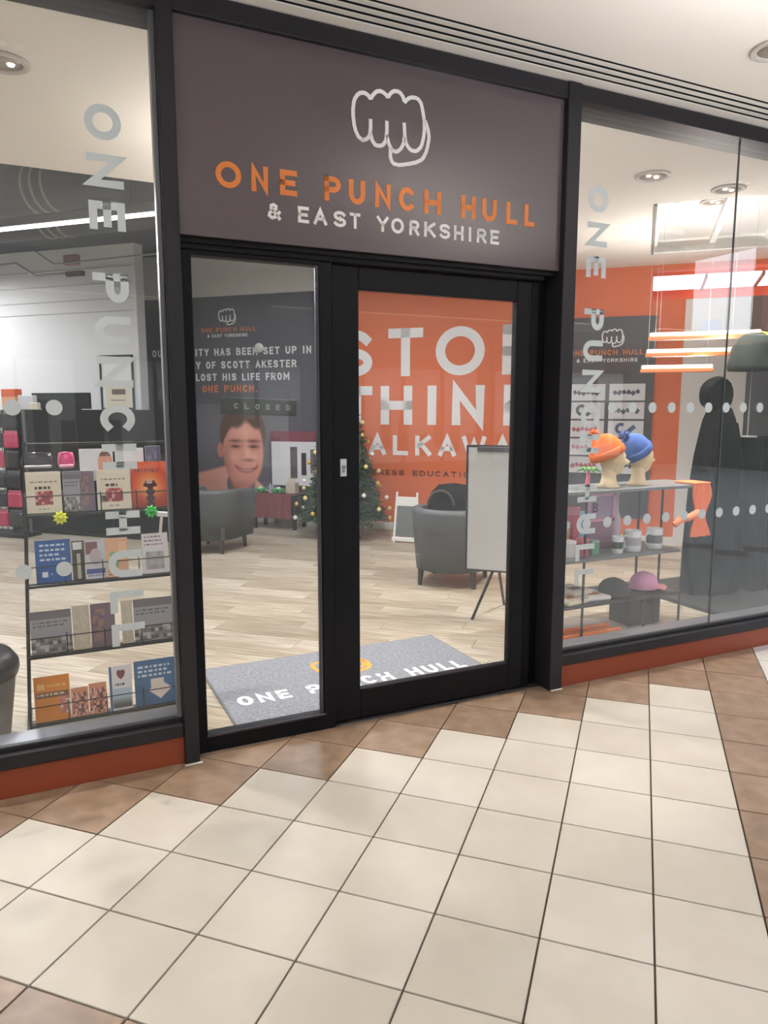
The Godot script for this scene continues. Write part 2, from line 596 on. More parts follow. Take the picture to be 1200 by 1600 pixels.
func shop_shell() -> void:
	var white := M(C(222, 222, 220), 0.85)
	var plaster := M(C(226, 221, 212), 0.85)
	var dark := M(C(62, 64, 72), 0.8)
	var orange := M(C(214, 106, 58), 0.7)
	# back wall: pale on the left, orange on the right with a high opening to a lit recess
	mark(slab("wall_back", uvrect(-8.2, -2.0, -6.55, -6.35), 0, 3.8, M(C(216, 214, 208), 0.85)))
	var wb := struct_node("wall_back_orange")
	slab("wall_panel", uvrect(-2.0, 1.886, -6.55, -6.35), 0, 3.8, orange, wb)
	slab("wall_panel", uvrect(1.886, 3.6, -6.55, -6.35), 0, 2.80, orange, wb)
	slab("wall_panel", uvrect(1.886, 3.6, -6.55, -6.35), 3.13, 3.8, orange, wb)
	slab("recess_side", uvrect(1.786, 1.886, -7.4, -6.55), 2.7, 3.4, orange, wb)
	slab("recess_side", uvrect(3.6, 3.7, -7.4, -6.55), 2.7, 3.4, orange, wb)
	slab("recess_base", uvrect(1.786, 3.7, -7.4, -6.55), 2.7, 2.80, orange, wb)
	slab("recess_back", uvrect(1.786, 3.7, -7.5, -7.4), 2.7, 3.5, orange, wb)
	slab("recess_top", uvrect(1.786, 3.7, -7.5, -6.35), 3.4, 3.5, orange, wb)
	mark(slab("wall_shop_left", uvrect(-8.2, -8.0, -6.55, 9.0), 0, 3.8, white))
	var s := S()
	var wr := slab("wall_shop_right", Geometry2D.intersect_polygons(uvrect(3.4, 3.6, -6.35, 3.0), half(-40, -0.2))[0], 0, 3.8, M(C(74, 74, 78), 0.7))
	mark(wr)
	# skirting along the back wall
	s = S()
	cbox(s, Vector3(-2.5, 0.05, 0.008), Vector3(10.8, 0.1, 0.016), 0.003)
	mark(obj("baseboard_back", s, M(C(224, 220, 212), 0.5), null, ufr(0, 0, -6.35)))
	# ceilings
	var strip := Geometry2D.intersect_polygons(uvrect(-12, 0.4, -12, 12), half(-2.44, -0.2))[0]
	var cl := struct_node("ceiling_shop")
	slab("ceiling_board", strip, 3.18, 3.28, plaster, cl)
	slab("ceiling_board", Geometry2D.intersect_polygons(uvrect(0.4, 3.5, -3.7, 6), half(-40, -0.2))[0], 3.18, 3.28, plaster, cl)
	slab("ceiling_board", uvrect(0.4, 3.5, -6.4, -5.64), 3.18, 3.28, plaster, cl)
	slab("ceiling_board", uvrect(0.4, 1.88, -5.64, -3.7), 3.18, 3.28, plaster, cl)
	# recessed bay of the ceiling, with pale strips
	slab("bay_panel", uvrect(1.80, 3.5, -5.74, -3.6), 3.30, 3.36, M(C(214, 212, 208), 0.7), cl)
	for e: Array in [[1.86, 1.905, -5.64, -3.7], [2.40, 2.45, -5.64, -3.7], [2.90, 2.95, -5.64, -3.7]]:
		slab("bay_strip", uvrect(e[0], e[1], e[2], e[3]), 3.24, 3.30, M(C(240, 240, 238), 0.5), cl)
	slab("bay_edge", uvrect(1.85, 1.875, -5.66, -3.7), 3.165, 3.30, M(C(120, 118, 116), 0.6), cl)
	slab("bay_edge", uvrect(1.85, 3.4, -5.68, -5.64), 3.17, 3.30, M(C(236, 234, 230), 0.6), cl)
	# high dark deck over the rest
	slab("ceiling_deck", Geometry2D.intersect_polygons(uvrect(-12, 0.5, -6.6, 8), half(-40, -2.4))[0], 3.7, 3.8, dark, cl)
	slab("ceiling_deck_edge", Geometry2D.intersect_polygons(uvrect(-12, 0.4, -12, 12), half(-2.44, -2.38))[0], 3.28, 3.75, dark, cl)
	slab("ceiling_deck_edge", Geometry2D.intersect_polygons(uvrect(0.4, 0.46, -6.4, 8), half(-40, -2.4))[0], 3.28, 3.75, dark, cl)
	# white partition with its end face
	var pt := slab("wall_partition", uvrect(-8.0, -4.45, -5.65, -5.5), 0, 3.7, white)
	mark(pt)
	slab("partition_end", uvrect(-4.452, -4.44, -5.655, -5.495), 0, 3.7, M(C(206, 206, 208), 0.7), pt)
	s = S()
	for y: float in [2.86, 3.02, 3.22, 3.42]:
		cbox(s, Vector3(-1.8, y, 0.004), Vector3(3.5, 0.012, 0.012), 0.002)
	obj("wall_joint", s, M(C(190, 188, 184), 0.7), pt, ufr(-4.45, 0, -5.5))
	# pale and charcoal linings under the high opening
	s = S()
	cbox(s, Vector3(2.57, 1.395, 0.02), Vector3(0.66, 2.79, 0.04), 0.004)
	var pl := obj("wall_lining", s, M(C(218, 216, 212), 0.8), null, ufr(0, 0, -6.35))
	mark(pl, "pale wall lining under the high lit opening")
	s = S()
	cbox(s, Vector3(2.51, 2.49, 0.044), Vector3(0.18, 0.13, 0.012), 0.002)
	obj("notice", s, M(C(196, 206, 236), 0.5), pl)
	s = S()
	cbox(s, Vector3(3.15, 1.395, 0.02), Vector3(0.49, 2.79, 0.04), 0.004)
	mark(obj("wall_lining_001", s, M(C(84, 84, 88), 0.7), null, ufr(0, 0, -6.35)), "charcoal wall lining at the right end of the back wall")

# ---------------------------------------------------------------- glazing
func frame_mat() -> StandardMaterial3D:
	return M(C(38, 37, 41), 0.42, 0.0, 0.4)

func black_mat() -> StandardMaterial3D:
	return M(C(17, 17, 21), 0.45, 0.0, 0.3)

func glass(shine := 0.34) -> StandardMaterial3D:
	var key := "glass_%.2f" % shine
	if mats.has(key):
		return mats[key]
	var m := StandardMaterial3D.new()
	m.albedo_color = Color(0.9, 0.95, 0.95, 0.03)
	m.transparency = BaseMaterial3D.TRANSPARENCY_ALPHA
	m.roughness = 0.0
	m.metallic_specular = shine
	mats[key] = m
	return m

func vinyl() -> StandardMaterial3D:
	return M(C(198, 206, 208), 0.55)

func front_windows() -> void:
	var fm := frame_mat()
	var s := S()
	# posts and the long head beam
	span(s, Vector3(-0.063, 0, -0.2), Vector3(0.0, 3.236, 0.03), 0.004)
	mark(obj("trim_1", s, fm), "charcoal metal post left of the entrance")
	for x: float in [-0.03, 2.008]:
		s = S()
		span(s, Vector3(x - 0.04, 0.0, 0.03), Vector3(x + 0.04, 0.008, 0.042), 0.002)
		mark(obj("trim_sealant", s, M(C(206, 198, 186), 0.6)), "pale sealant strip at the foot of a shopfront post")
	s = S()
	s = S()
	span(s, Vector3(1.965, 0, -0.2), Vector3(2.05, 3.236, 0.03), 0.004)
	mark(obj("trim_2", s, fm), "charcoal metal post right of the entrance")
	s = S()
	span(s, Vector3(-3.0, 3.155, -0.2), Vector3(5.0, 3.236, 0.02), 0.004)
	mark(obj("trim_3", s, fm), "charcoal head beam over the shopfront")
	for side in 2:
		var x0: float = [-3.0, 2.05][side]
		var x1: float = [-0.063, 5.0][side]
		var w := struct_node("window_%d" % (side + 1), ["shop window left of the entrance", "shop window right of the entrance"][side])
		s = S()
		span(s, Vector3(x0, 0.13, -0.2), Vector3(x1, 0.192, 0.016), 0.004)
		span(s, Vector3(x0, 0.19, -0.05), Vector3(x1, 0.215, -0.018), 0.003)
		obj("sill", s, fm, w)
		s = S()
		span(s, Vector3(x0, 0, -0.2), Vector3(x1, 0.13, 0.0), 0.002)
		obj("plinth", s, M(C(142, 66, 40), 0.45), w)
		s = S()
		span(s, Vector3(x0, 0.195, -0.19), Vector3(x1, 0.202, -0.06), 0.001)
		obj("sill_plate", s, M(C(120, 122, 128), 0.3, 0.6), w)
		if side == 0:
			s = S()
			span(s, Vector3(-0.083, 0.2, -0.06), Vector3(-0.063, 3.155, -0.02), 0.002)
			obj("glazing_channel", s, M(C(110, 112, 118), 0.3, 0.5), w)
		var cuts: Array = [[x0, x1]] if side == 0 else [[x0, 3.283], [3.289, x1]]
		for c: Array in cuts:
			s = S()
			cbox(s, Vector3((c[0] + c[1]) / 2, 1.685, -0.034), Vector3(c[1] - c[0], 2.94, 0.01), 0.0)
			obj("pane", s, glass(0.34 if side == 0 else 0.5), w)
		if side == 1:
			s = S()
			span(s, Vector3(3.283, 0.215, -0.039), Vector3(3.289, 3.155, -0.029), 0.0)
			obj("silicone_joint", s, M(C(96, 98, 98), 0.5), w)
		# round manifestation stickers in two rows
		for row in 2:
			var y: float = [1.597, 0.937][row]
			for k in 17:
				var x: float = (-0.512 - k * 0.15) if side == 0 else (2.083 + k * 0.1535)
				if side == 0 and x < -2.9:
					continue
				s = S()
				tube(s, Vector3(x, y, -0.0295), Vector3(x, y, -0.0285), 0.031, 0.031, 20)
				obj("dot_sticker", s, vinyl(), w)
		# lettering reading downwards, the tops of the letters to the right
		var lt := thing("window_lettering", ["pale vinyl letters ONE PUNCH HULL running down the left window by the leaflet rack", "pale vinyl letters ONE PUNCH HULL running down the right window by the display shelves"][side], "lettering", Transform3D(Basis(), Vector3(-0.342 if side == 0 else 2.163, 0, -0.0285)))
		var word := "ONEPUNCHHULL"
		var tops := [2.774, 2.589, 2.41, 2.134, 1.965, 1.805, 1.609, 1.447, 1.164, 0.995, 0.82, 0.674]
		var bots := [2.64, 2.462, 2.30, 2.02, 1.853, 1.679, 1.49, 1.341, 1.064, 0.879, 0.723, 0.577]
		for k in 12:
			s = S()
			letter(s, word[k], Vector3(0, tops[k], 0), Vector3.DOWN, Vector3.RIGHT, tops[k] - bots[k], 0.137, 0.031, 0.001)
			obj("letter", s, vinyl(), lt)

func entrance_door() -> void:
	var bm := black_mat()
	# fixed side light with its frame
	var w := struct_node("window_3", "narrow side light beside the door")
	var s := S()
	span(s, Vector3(0.0, 0.0, -0.13), Vector3(0.056, 2.262, -0.055), 0.004)
	span(s, Vector3(0.634, 0.0, -0.13), Vector3(0.697, 2.262, -0.055), 0.004)
	span(s, Vector3(0.05, 0.0, -0.13), Vector3(0.64, 0.078, -0.055), 0.004)
	span(s, Vector3(0.05, 2.242, -0.13), Vector3(0.64, 2.264, -0.055), 0.004)
	obj("frame", s, bm, w)
	s = S()
	span(s, Vector3(0.05, 0.075, -0.055), Vector3(0.64, 0.088, -0.045), 0.002)
	span(s, Vector3(0.616, 0.078, -0.075), Vector3(0.634, 2.242, -0.06), 0.003)
	obj("glazing_bead", s, M(C(74, 74, 80), 0.25, 0.5), w)
	s = S()
	span(s, Vector3(0.054, 0.076, -0.088), Vector3(0.634, 2.244, -0.078), 0.0)
	obj("pane", s, glass(), w)
	# door set
	var d := struct_node("door_1", "black framed glazed entrance door")
	s = S()
	span(s, Vector3(1.85, 0, -0.18), Vector3(1.9, 2.31, -0.085), 0.004)
	span(s, Vector3(1.9, 0, -0.2), Vector3(1.966, 2.31, -0.11), 0.004)
	obj("jamb", s, M(C(11, 12, 17), 0.45, 0.0, 0.3), d)
	s = S()
	span(s, Vector3(0.0, 2.285, -0.18), Vector3(1.966, 2.312, -0.03), 0.004)
	span(s, Vector3(0.0, 2.262, -0.18), Vector3(1.9, 2.29, -0.045), 0.004)
	obj("transom", s, bm, d)
	s = S()
	span(s, Vector3(0.70, 0.012, -0.125), Vector3(0.840, 2.258, -0.075), 0.004)
	obj("stile", s, bm, d)
	s = S()
	span(s, Vector3(1.753, 0.012, -0.125), Vector3(1.846, 2.258, -0.075), 0.004)
	obj("stile", s, bm, d)
	s = S()
	span(s, Vector3(0.84, 0.012, -0.125), Vector3(1.753, 0.168, -0.076), 0.004)
	obj("rail", s, bm, d)
	s = S()
	span(s, Vector3(0.84, 2.152, -0.125), Vector3(1.753, 2.258, -0.076), 0.004)
	obj("rail", s, bm, d)
	s = S()
	span(s, Vector3(0.838, 0.166, -0.106), Vector3(1.755, 2.154, -0.096), 0.0)
	obj("pane", s, glass(), d)
	s = S()
	span(s, Vector3(0.0, -0.01, -0.2), Vector3(1.966, 0.006, -0.06), 0.002)
	obj("threshold", s, M(C(60, 58, 58), 0.4, 0.4), d)
	var lk := struct_node("lock_tmp")
	lk.name = "lock"
	remove_child(lk)
	lk.remove_meta("kind")
	d.add_child(lk)
	s = S()
	span(s, Vector3(0.737, 1.266, -0.076), Vector3(0.77, 1.351, -0.068), 0.003)
	obj("escutcheon", s, M(C(214, 216, 220), 0.35, 0.3), lk)
	s = S()
	tube(s, Vector3(0.7535, 1.312, -0.068), Vector3(0.7535, 1.312, -0.058), 0.009, 0.009, 14)
	span(s, Vector3(0.749, 1.285, -0.068), Vector3(0.758, 1.312, -0.062), 0.001)
	obj("cylinder", s, M(C(150, 152, 156), 0.3, 0.7), lk)

func fascia_sign() -> void:
	var t := thing("fascia_sign", "dark aubergine sign panel over the entrance with orange and white lettering", "sign", Transform3D(Basis(), Vector3(0, 2.31, 0)))
	var s := S()
	span(s, Vector3(0.0, 0.0, -0.04), Vector3(1.966, 0.847, -0.008), 0.002)
	var pm := M(C(92, 82, 86), 0.12)
	obj("panel", s, pm, t)
	var om := M(C(224, 128, 60), 0.5)
	var wm := M(C(238, 236, 234), 0.5)
	var r := Vector3.RIGHT
	var u := Vector3.UP
	var l1 := "ONEPUNCHHULL"
	var a1 := [0.16, 0.269, 0.312, 0.388, 0.44, 0.518, 0.645, 0.725, 0.764, 0.845, 0.894, 0.975, 1.017, 1.105, 1.152, 1.245, 1.357, 1.44, 1.478, 1.563, 1.622, 1.688, 1.733, 1.796]
	for k in 12:
		s = S()
		letter(s, l1[k], Vector3(a1[2 * k], 0.205, -0.008), r, u, a1[2 * k + 1] - a1[2 * k], 0.106, 0.023, 0.002)
		obj("letter", s, om, t)
	var l2 := "&EASTYORKSHIRE"
	var a2 := [0.38, 0.441, 0.52, 0.571, 0.593, 0.657, 0.688, 0.749, 0.768, 0.82, 0.903, 0.964, 0.978, 1.044, 1.073, 1.127, 1.153, 1.216, 1.237, 1.297, 1.318, 1.373, 1.400, 1.420, 1.449, 1.506, 1.528, 1.582]
	for k in 14:
		s = S()
		letter(s, l2[k], Vector3(a2[2 * k], 0.098, -0.008), r, u, a2[2 * k + 1] - a2[2 * k], 0.069, 0.014, 0.002)
		obj("letter", s, wm, t)
	s = S()
	fist(s, Vector3(0.787, 0.398, -0.008), r, u, 1.0, 0.017, 0.002)
	obj("fist_emblem", s, wm, t)

# ---------------------------------------------------------------- ceiling fittings
func twin_downlight(n: String, label: String, at: Vector3, e: float, group: String) -> void:
	var t := thing(n, label, "downlight", Transform3D(Basis(), at), group)
	var s := S()
	lathe(s, [Vector2(0.085, 0.0), Vector2(0.115, 0.0), Vector2(0.12, -0.008), Vector2(0.112, -0.014), Vector2(0.09, -0.012), Vector2(0.085, 0.0)], Vector3.ZERO, 28)
	obj("trim_ring", s, M(C(188, 182, 174), 0.4), t)
	s = S()
	lathe(s, [Vector2(0.0, 0.0), Vector2(0.086, 0.0), Vector2(0.086, -0.006), Vector2(0.0, -0.006)], Vector3.ZERO, 24)
	obj("reflector", s, M(C(168, 160, 150), 0.3, 0.3), t)
	for k in 2:
		s = S()
		lathe(s, [Vector2(0.0, -0.016), Vector2(0.014, -0.014), Vector2(0.019, -0.006)], Vector3(-0.035 + 0.07 * k, 0, 0), 14)
		obj("bulb", s, glow(C(255, 244, 230), 1.6), t)
	var l := SpotLight3D.new()
	l.name = "downlight_beam"
	l.light_energy = e
	l.light_color = C(255, 248, 240)
	l.spot_angle = 62.0
	l.spot_range = 30.0
	l.spot_attenuation = 2.0
	l.light_size = 0.05
	l.shadow_enabled = true
	l.transform = Transform3D(Basis.looking_at(Vector3.DOWN, Vector3.FORWARD), Vector3(0, -0.03, 0))
	t.add_child(l)

func ceiling_fittings() -> void:
	for k in 9:
		twin_downlight("mall_downlight", "round twin downlight in the mall ceiling at the right edge of the photo" if k == 6 else "recessed twin downlight in the mall ceiling, %s" % ["far off to the left", "third to the left of the left window", "second to the left of the left window", "just left of the left window", "above the left window", "above the sign panel", "", "past the right edge of the photo", "furthest to the right"][k], Vector3(2.62 + (k - 6) * 1.6, 3.239, 0.70), 0.5, "mall downlights along the shopfront")
	var spots := [Vector3(-0.62, 3.179, -0.83), Vector3(3.36, 3.179, -0.79), Vector3(4.09, 3.179, -0.78), Vector3(1.4, 3.179, -0.8), Vector3(-3.0, 3.179, -0.8)]
	var lb := ["round twin downlight in the shop ceiling above the leaflet rack", "round twin downlight in the shop ceiling above the display shelves", "round twin downlight in the shop ceiling nearest the joint of the right window", "round twin downlight in the shop ceiling behind the sign panel", "round twin downlight in the shop ceiling at the far left"]
	for k in 5:
		twin_downlight("shop_downlight", lb[k], spots[k], 5.0, "twin downlights in the shop ceiling")
	twin_downlight("shop_downlight", "small twin downlight in the recessed bay of the shop ceiling", uvp(2.33, 3.299, -4.25), 4.0, "twin downlights in the shop ceiling")
	# sprinkler head in the bay
	var t := thing("sprinkler", "small sprinkler head hanging from the recessed ceiling bay", "sprinkler", ufr(2.03, 3.299, -3.95))
	var s := S()
	lathe(s, [Vector2(0.0, -0.012), Vector2(0.035, -0.01), Vector2(0.045, 0.0)], Vector3.ZERO, 18)
	obj("rosette", s, M(C(150, 146, 142), 0.4, 0.4), t)
	s = S()
	tube(s, Vector3(0, -0.01, 0), Vector3(0, -0.05, 0), 0.008)
	lathe(s, [Vector2(0.0, -0.056), Vector2(0.03, -0.055), Vector2(0.03, -0.05), Vector2(0.0, -0.05)], Vector3.ZERO, 14)
	obj("deflector", s, M(C(120, 116, 112), 0.4, 0.6), t)
	# two big ducts under the dark deck and some conduit
	for k in 2:
		var d := thing("air_duct", ["fat dark round air duct with pale bands, nearer the window", "fat dark round air duct with pale bands, further from the window"][k], "duct", ufr([-3.3, -3.9][k], 3.45, [-2.55, -3.3][k]))
		s = S()
		tube(s, Vector3(-3.2, 0, 0), Vector3(1.6, 0, 0), 0.2, 0.2, 22)
		obj("duct", s, M(C(66, 68, 76), 0.6), d)
		for b in 3:
			s = S()
			var x: float = [0.15, 0.25, 0.36][b]
			lathe(s, [Vector2(0.2, 0.0), Vector2(0.209, 0.006), Vector2(0.209, 0.02), Vector2(0.2, 0.026)], Vector3.ZERO, 22)
			obj("band", s, M(C(126, 128, 116), 0.5), d, Transform3D(Basis(Vector3.FORWARD, PI / 2), Vector3(x, 0, 0)))
	var cd := thing("cable_conduit", "thin grey conduits and a small red box under the dark ceiling", "conduit", ufr(-5.6, 3.3, -4.9))
	s = S()
	path_tube(s, [Vector3(-1.5, 0.1, 0), Vector3(-0.2, 0.12, 0), Vector3(0.1, -0.05, 0), Vector3(0.6, -0.05, 0)], 0.014)
	path_tube(s, [Vector3(-1.5, 0.2, 0.2), Vector3(0.3, 0.2, 0.2), Vector3(0.5, 0.05, 0.1), Vector3(2.2, 0.08, 0.1)], 0.01)
	obj("conduit", s, M(C(150, 150, 150), 0.5), cd)
	s = S()
	cbox(s, Vector3(0.72, -0.06, 0), Vector3(0.26, 0.06, 0.06), 0.006)
	obj("junction_box", s, M(C(60, 50, 52), 0.5), cd)
	s = S()
	cbox(s, Vector3(0.7, 0.1, 0.02), Vector3(0.2, 0.12, 0.08), 0.008)
	obj("red_box", s, M(C(150, 110, 108), 0.5), cd)

func led_bar(label: String, u0: float, u1: float, y: float, v: float, e: float, hang: float, h := 0.07) -> void:
	var L := u1 - u0
	var t := thing("linear_light", label, "light", ufr((u0 + u1) / 2, y, v), "hanging linear lights")
	var s := S()
	cbox(s, Vector3(0, h / 2, 0), Vector3(L, h, 0.05), 0.004)
	obj("housing", s, M(C(128, 128, 134), 0.4), t)
	s = S()
	cbox(s, Vector3(0, -0.012, 0), Vector3(L - 0.02, 0.024, 0.044), 0.008)
	obj("diffuser", s, glow(C(255, 252, 246), 4.0), t)
	for k: float in [-0.4, 0.4]:
		s = S()
		tube(s, Vector3(L * k, h, 0), Vector3(L * k, hang, 0), 0.003, 0.003, 5)
		obj("hanging_wire", s, M(C(60, 60, 62), 0.5), t)
	area_light("led_strip", Vector3(0, -0.03, 0), Vector3.DOWN, Vector2(L - 0.05, 0.05), e, C(248, 250, 255), t)

func orange_bar(label: String, u0: float, u1: float, y: float, v: float, e: float) -> void:   # glows upwards, orange below
	var L := u1 - u0
	var t := thing("linear_light", label, "light", ufr((u0 + u1) / 2, y, v), "orange linear lights")
	var s := S()
	cbox(s, Vector3(0, 0.0, 0), Vector3(L, 0.034, 0.05), 0.004)
	obj("housing", s, M(C(236, 146, 96), 0.4), t)
	s = S()
	cbox(s, Vector3(0, 0.034, 0), Vector3(L - 0.02, 0.034, 0.044), 0.008)
	obj("diffuser", s, glow(C(255, 248, 240), 0.95), t)
	for k: float in [-0.4, 0.4]:
		s = S()
		tube(s, Vector3(L * k, 0.045, 0), Vector3(L * k, 3.3 - y, 0), 0.0012, 0.0012, 4)
		obj("hanging_wire", s, M(C(190, 186, 180), 0.5), t)
	area_light("led_strip", Vector3(0, 0.056, 0), Vector3.UP, Vector2(L - 0.05, 0.05), e, C(255, 250, 244), t)

func shop_lights() -> void:
	led_bar("long bright linear light under the dark ceiling in the left window", -5.2, -1.5, 3.04, -2.13, 10.0, 0.66)
	led_bar("long linear light hidden behind the sign panel, in front of the poster", -2.0, 0.2, 3.35, -3.6, 11.0, 0.35)
	led_bar("long linear light near the white partition", -7.8, -5.4, 3.4, -4.0, 9.0, 0.3)
	orange_bar("orange linear light in the right window, topmost of three", 1.86, 2.78, 2.21, -4.45, 1.1)
	orange_bar("orange linear light in the right window, middle of three", 1.84, 2.64, 2.075, -4.6, 1.1)
	orange_bar("orange linear light in the right window, lowest of three", 1.80, 2.44, 1.94, -4.75, 1.1)
	# uplights behind the sign panel
	for k in 2:
		var t := thing("linear_uplight", ["slim linear uplight behind the sign panel, nearer the shopfront", "slim linear uplight behind the sign panel, further inside"][k], "light", Transform3D(Basis(), Vector3([1.0, 1.3][k], [2.62, 2.72][k], [-0.95, -1.75][k])), "shop linear uplights")
		var s := S()
		cbox(s, Vector3.ZERO, Vector3(1.5, 0.06, 0.1), 0.006)
		obj("housing", s, M(C(190, 190, 190), 0.5), t)
		s = S()
		cbox(s, Vector3(0, 0.034, 0), Vector3(1.46, 0.012, 0.08), 0.003)
		obj("diffuser", s, glow(C(255, 252, 246), 2.0), t)
		for q: float in [-0.6, 0.6]:
			s = S()
			tube(s, Vector3(q, 0.03, 0), Vector3(q, 3.18 - [2.62, 2.72][k], 0), 0.003, 0.003, 5)
			obj("hanging_wire", s, M(C(90, 90, 92), 0.5), t)
		area_light("uplight_strip", Vector3(0, 0.05, 0), Vector3.UP, Vector2(1.4, 0.07), 2.2, C(255, 250, 244), t)
	# lit panels of the high opening in the orange wall
	var t := thing("skylight_panel", "row of bright daylight panels with dark bars in the high opening of the orange wall", "light panel", ufr(2.74, 3.13, -6.57))
	for k in 3:
		var s := S()
		cbox(s, Vector3(-0.58 + 0.58 * k, -0.03, -0.36), Vector3(0.55, 0.02, 0.74), 0.003, Transform3D(Basis(Vector3.RIGHT, -0.05), Vector3(0, -0.02, 0)))
		obj("lit_panel", s, glow(C(226, 240, 252), 1.5), t)
	for k in 2:
		var s := S()
		cbox(s, Vector3(-0.29 + 0.58 * k, -0.045, -0.36), Vector3(0.03, 0.04, 0.74), 0.003, Transform3D(Basis(Vector3.RIGHT, -0.05), Vector3(0, -0.02, 0)))
		obj("glazing_bar", s, M(C(110, 96, 88), 0.5), t)
	area_light("panel_light", Vector3(0, -0.2, -0.3), Vector3(0, -0.95, 0.3).normalized(), Vector2(1.6, 0.4), 0.5, C(240, 246, 255), t)

# ---------------------------------------------------------------- graphics on the back wall
func back_wall_graphics() -> void:
	var r := Vector3.RIGHT
	var u := Vector3.UP
	var white := M(C(232, 230, 228), 0.6)
	var om := M(C(222, 122, 66), 0.6)
	var t := thing("wall_banner", "tall dark grey wall banner with white text and a smiling man's portrait", "banner", ufr(0, 0, -6.348))
	var s := S()
	span(s, Vector3(-5.02, 0.12, 0), Vector3(-2.03, 3.11, 0.012), 0.002)
	obj("backing", s, M(C(84, 82, 92), 0.5), t)
	for l: Array in [["OUR CHARITY HAS BEEN SET UP IN", -4.858, -2.348, 2.312, 0.1, white], ["MEMORY OF SCOTT AKESTER", -4.63, -2.567, 2.135, 0.1, white], ["WHO LOST HIS LIFE FROM", -4.52, -2.675, 1.968, 0.1, white], ["ONE PUNCH.", -4.044, -3.167, 1.808, 0.1, om], ["ONE PUNCH HULL", -4.03, -3.17, 2.63, 0.062, om], ["& EAST YORKSHIRE", -3.93, -3.3, 2.56, 0.044, white]]:
		s = S()
		text(s, l[0], Vector3(l[1], l[3], 0.012), r, u, l[2] - l[1], l[4], l[4] * 0.21, 0.002)
		obj("text_line", s, l[5], t)
	s = S()
	fist(s, Vector3(-3.74, 2.72, 0.012), r, u, 0.68, 0.016, 0.002)
	obj("fist_emblem", s, white, t)
	print_quad("portrait", 1.6, 1.4, ImageTexture.create_from_image(portrait()), t, Transform3D(Basis(), Vector3(-3.5, 0.95, 0.0135)), 0.5)
	# white wall lettering on the orange wall
	var w := thing("wall_lettering", "big white letters STOP THINK WALKAWAY on the orange wall", "lettering", ufr(0, 0, -6.35))
	for row: Array in [["STOP", 1.995, 0.597, 0.12, [-2.02, -1.487, -1.268, -0.807, -0.64, -0.02, 0.198, 0.62]], ["THINK", 1.378, 0.495, 0.115, [-1.92, -1.488, -1.373, -0.945, -0.743, -0.625, -0.425, -0.01, 0.228, 0.6]], ["WALKAWAY", 0.985, 0.256, 0.056, [-2.06, -1.72, -1.54, -1.302, -1.205, -1.0, -0.901, -0.69, -0.594, -0.365, -0.286, 0.02, 0.11, 0.342, 0.42, 0.66]]]:
		var str: String = row[0]
		for k in str.length():
			s = S()
			letter(s, str[k], Vector3(row[4][2 * k], row[1], 0.0), r, u, row[4][2 * k + 1] - row[4][2 * k], row[2], row[3], 0.004)
			obj("letter", s, white, w)
	var dk := M(C(96, 48, 34), 0.6)
	for l: Array in [["AWARENESS", -1.92, -1.05], ["EDUCATION", -0.933, -0.08]]:
		s = S()
		text(s, l[0], Vector3(l[1], 0.72, 0.0), r, u, l[2] - l[1], 0.07, 0.016, 0.003)
		obj("text_line", s, dk, w)
	# sponsor board
	var b := thing("sponsor_board", "dark board with ten pale sponsor plates behind the right window", "board", ufr(0, 0, -6.348))
	s = S()
	span(s, Vector3(0.80, 0.3, 0), Vector3(1.95, 2.63, 0.02), 0.002)
	obj("backing", s, M(C(74, 72, 76), 0.5), b)
	s = S()
	fist(s, Vector3(1.36, 2.29, 0.02), r, u, 0.62, 0.014, 0.002)
	obj("fist_emblem", s, white, b)
	for l: Array in [["ONE PUNCH HULL", 1.0, 1.82, 2.2, 0.06, om], ["& EAST YORKSHIRE", 1.08, 1.76, 2.12, 0.042, white]]:
		s = S()
		text(s, l[0], Vector3(l[1], l[3], 0.02), r, u, l[2] - l[1], l[4], l[4] * 0.2, 0.002)
		obj("text_line", s, l[5], b)
	for row in 5:
		for k in 2:
			var x0: float = [1.0, 1.465][k]
			var x1: float = [1.42, 1.86][k]
			var y: float = 1.87 - row * 0.213
			s = S()
			span(s, Vector3(x0, y - 0.192, 0.02), Vector3(x1, y, 0.028), 0.002)
			var pl := obj("plate", s, M(C(214, 214, 218), 0.5), b)
			s = S()
			var n := row * 2 + k
			var cx := (x0 + x1) / 2
			if n == 2 or n == 5:
				ribbon(s, arc(0, 0, 0.05, 0.05, 60, 300, 12), 0.035, 0.002, Vector3(cx - 0.05, y - 0.09, 0.028), r, u)
				ribbon(s, [Vector2(0.0, -0.05), Vector2(0.1, 0.04)], 0.05, 0.002, Vector3(cx, y - 0.1, 0.028), r, u)
			else:
				for q in 6:
					var a := cx - 0.15 + q * 0.05
					ribbon(s, [Vector2(a, y - 0.10 - 0.012 * ((n + q) % 3)), Vector2(a + 0.034, y - 0.09 + 0.01 * ((n * q) % 2))], 0.045, 0.002, Vector3(0, 0, 0.028), r, u)
			obj("mark", s, M([C(66, 64, 68), C(70, 70, 90), C(40, 40, 44), C(80, 80, 84), C(176, 96, 104), C(58, 84, 120), C(190, 150, 170), C(90, 90, 110), C(176, 110, 120), C(80, 80, 90)][n], 0.5), pl)

func bump(x: float, y: float, cx: float, cy: float, rx: float, ry: float) -> float:
	var d := Vector2((x - cx) / rx, (y - cy) / ry).length()
	return clampf((1.0 - d) / 0.12 + 0.5, 0.0, 1.0)

func soft(x: float, y: float, cx: float, cy: float, rx: float, ry: float) -> float:
	return exp(-pow((x - cx) / rx, 2) - pow((y - cy) / ry, 2))

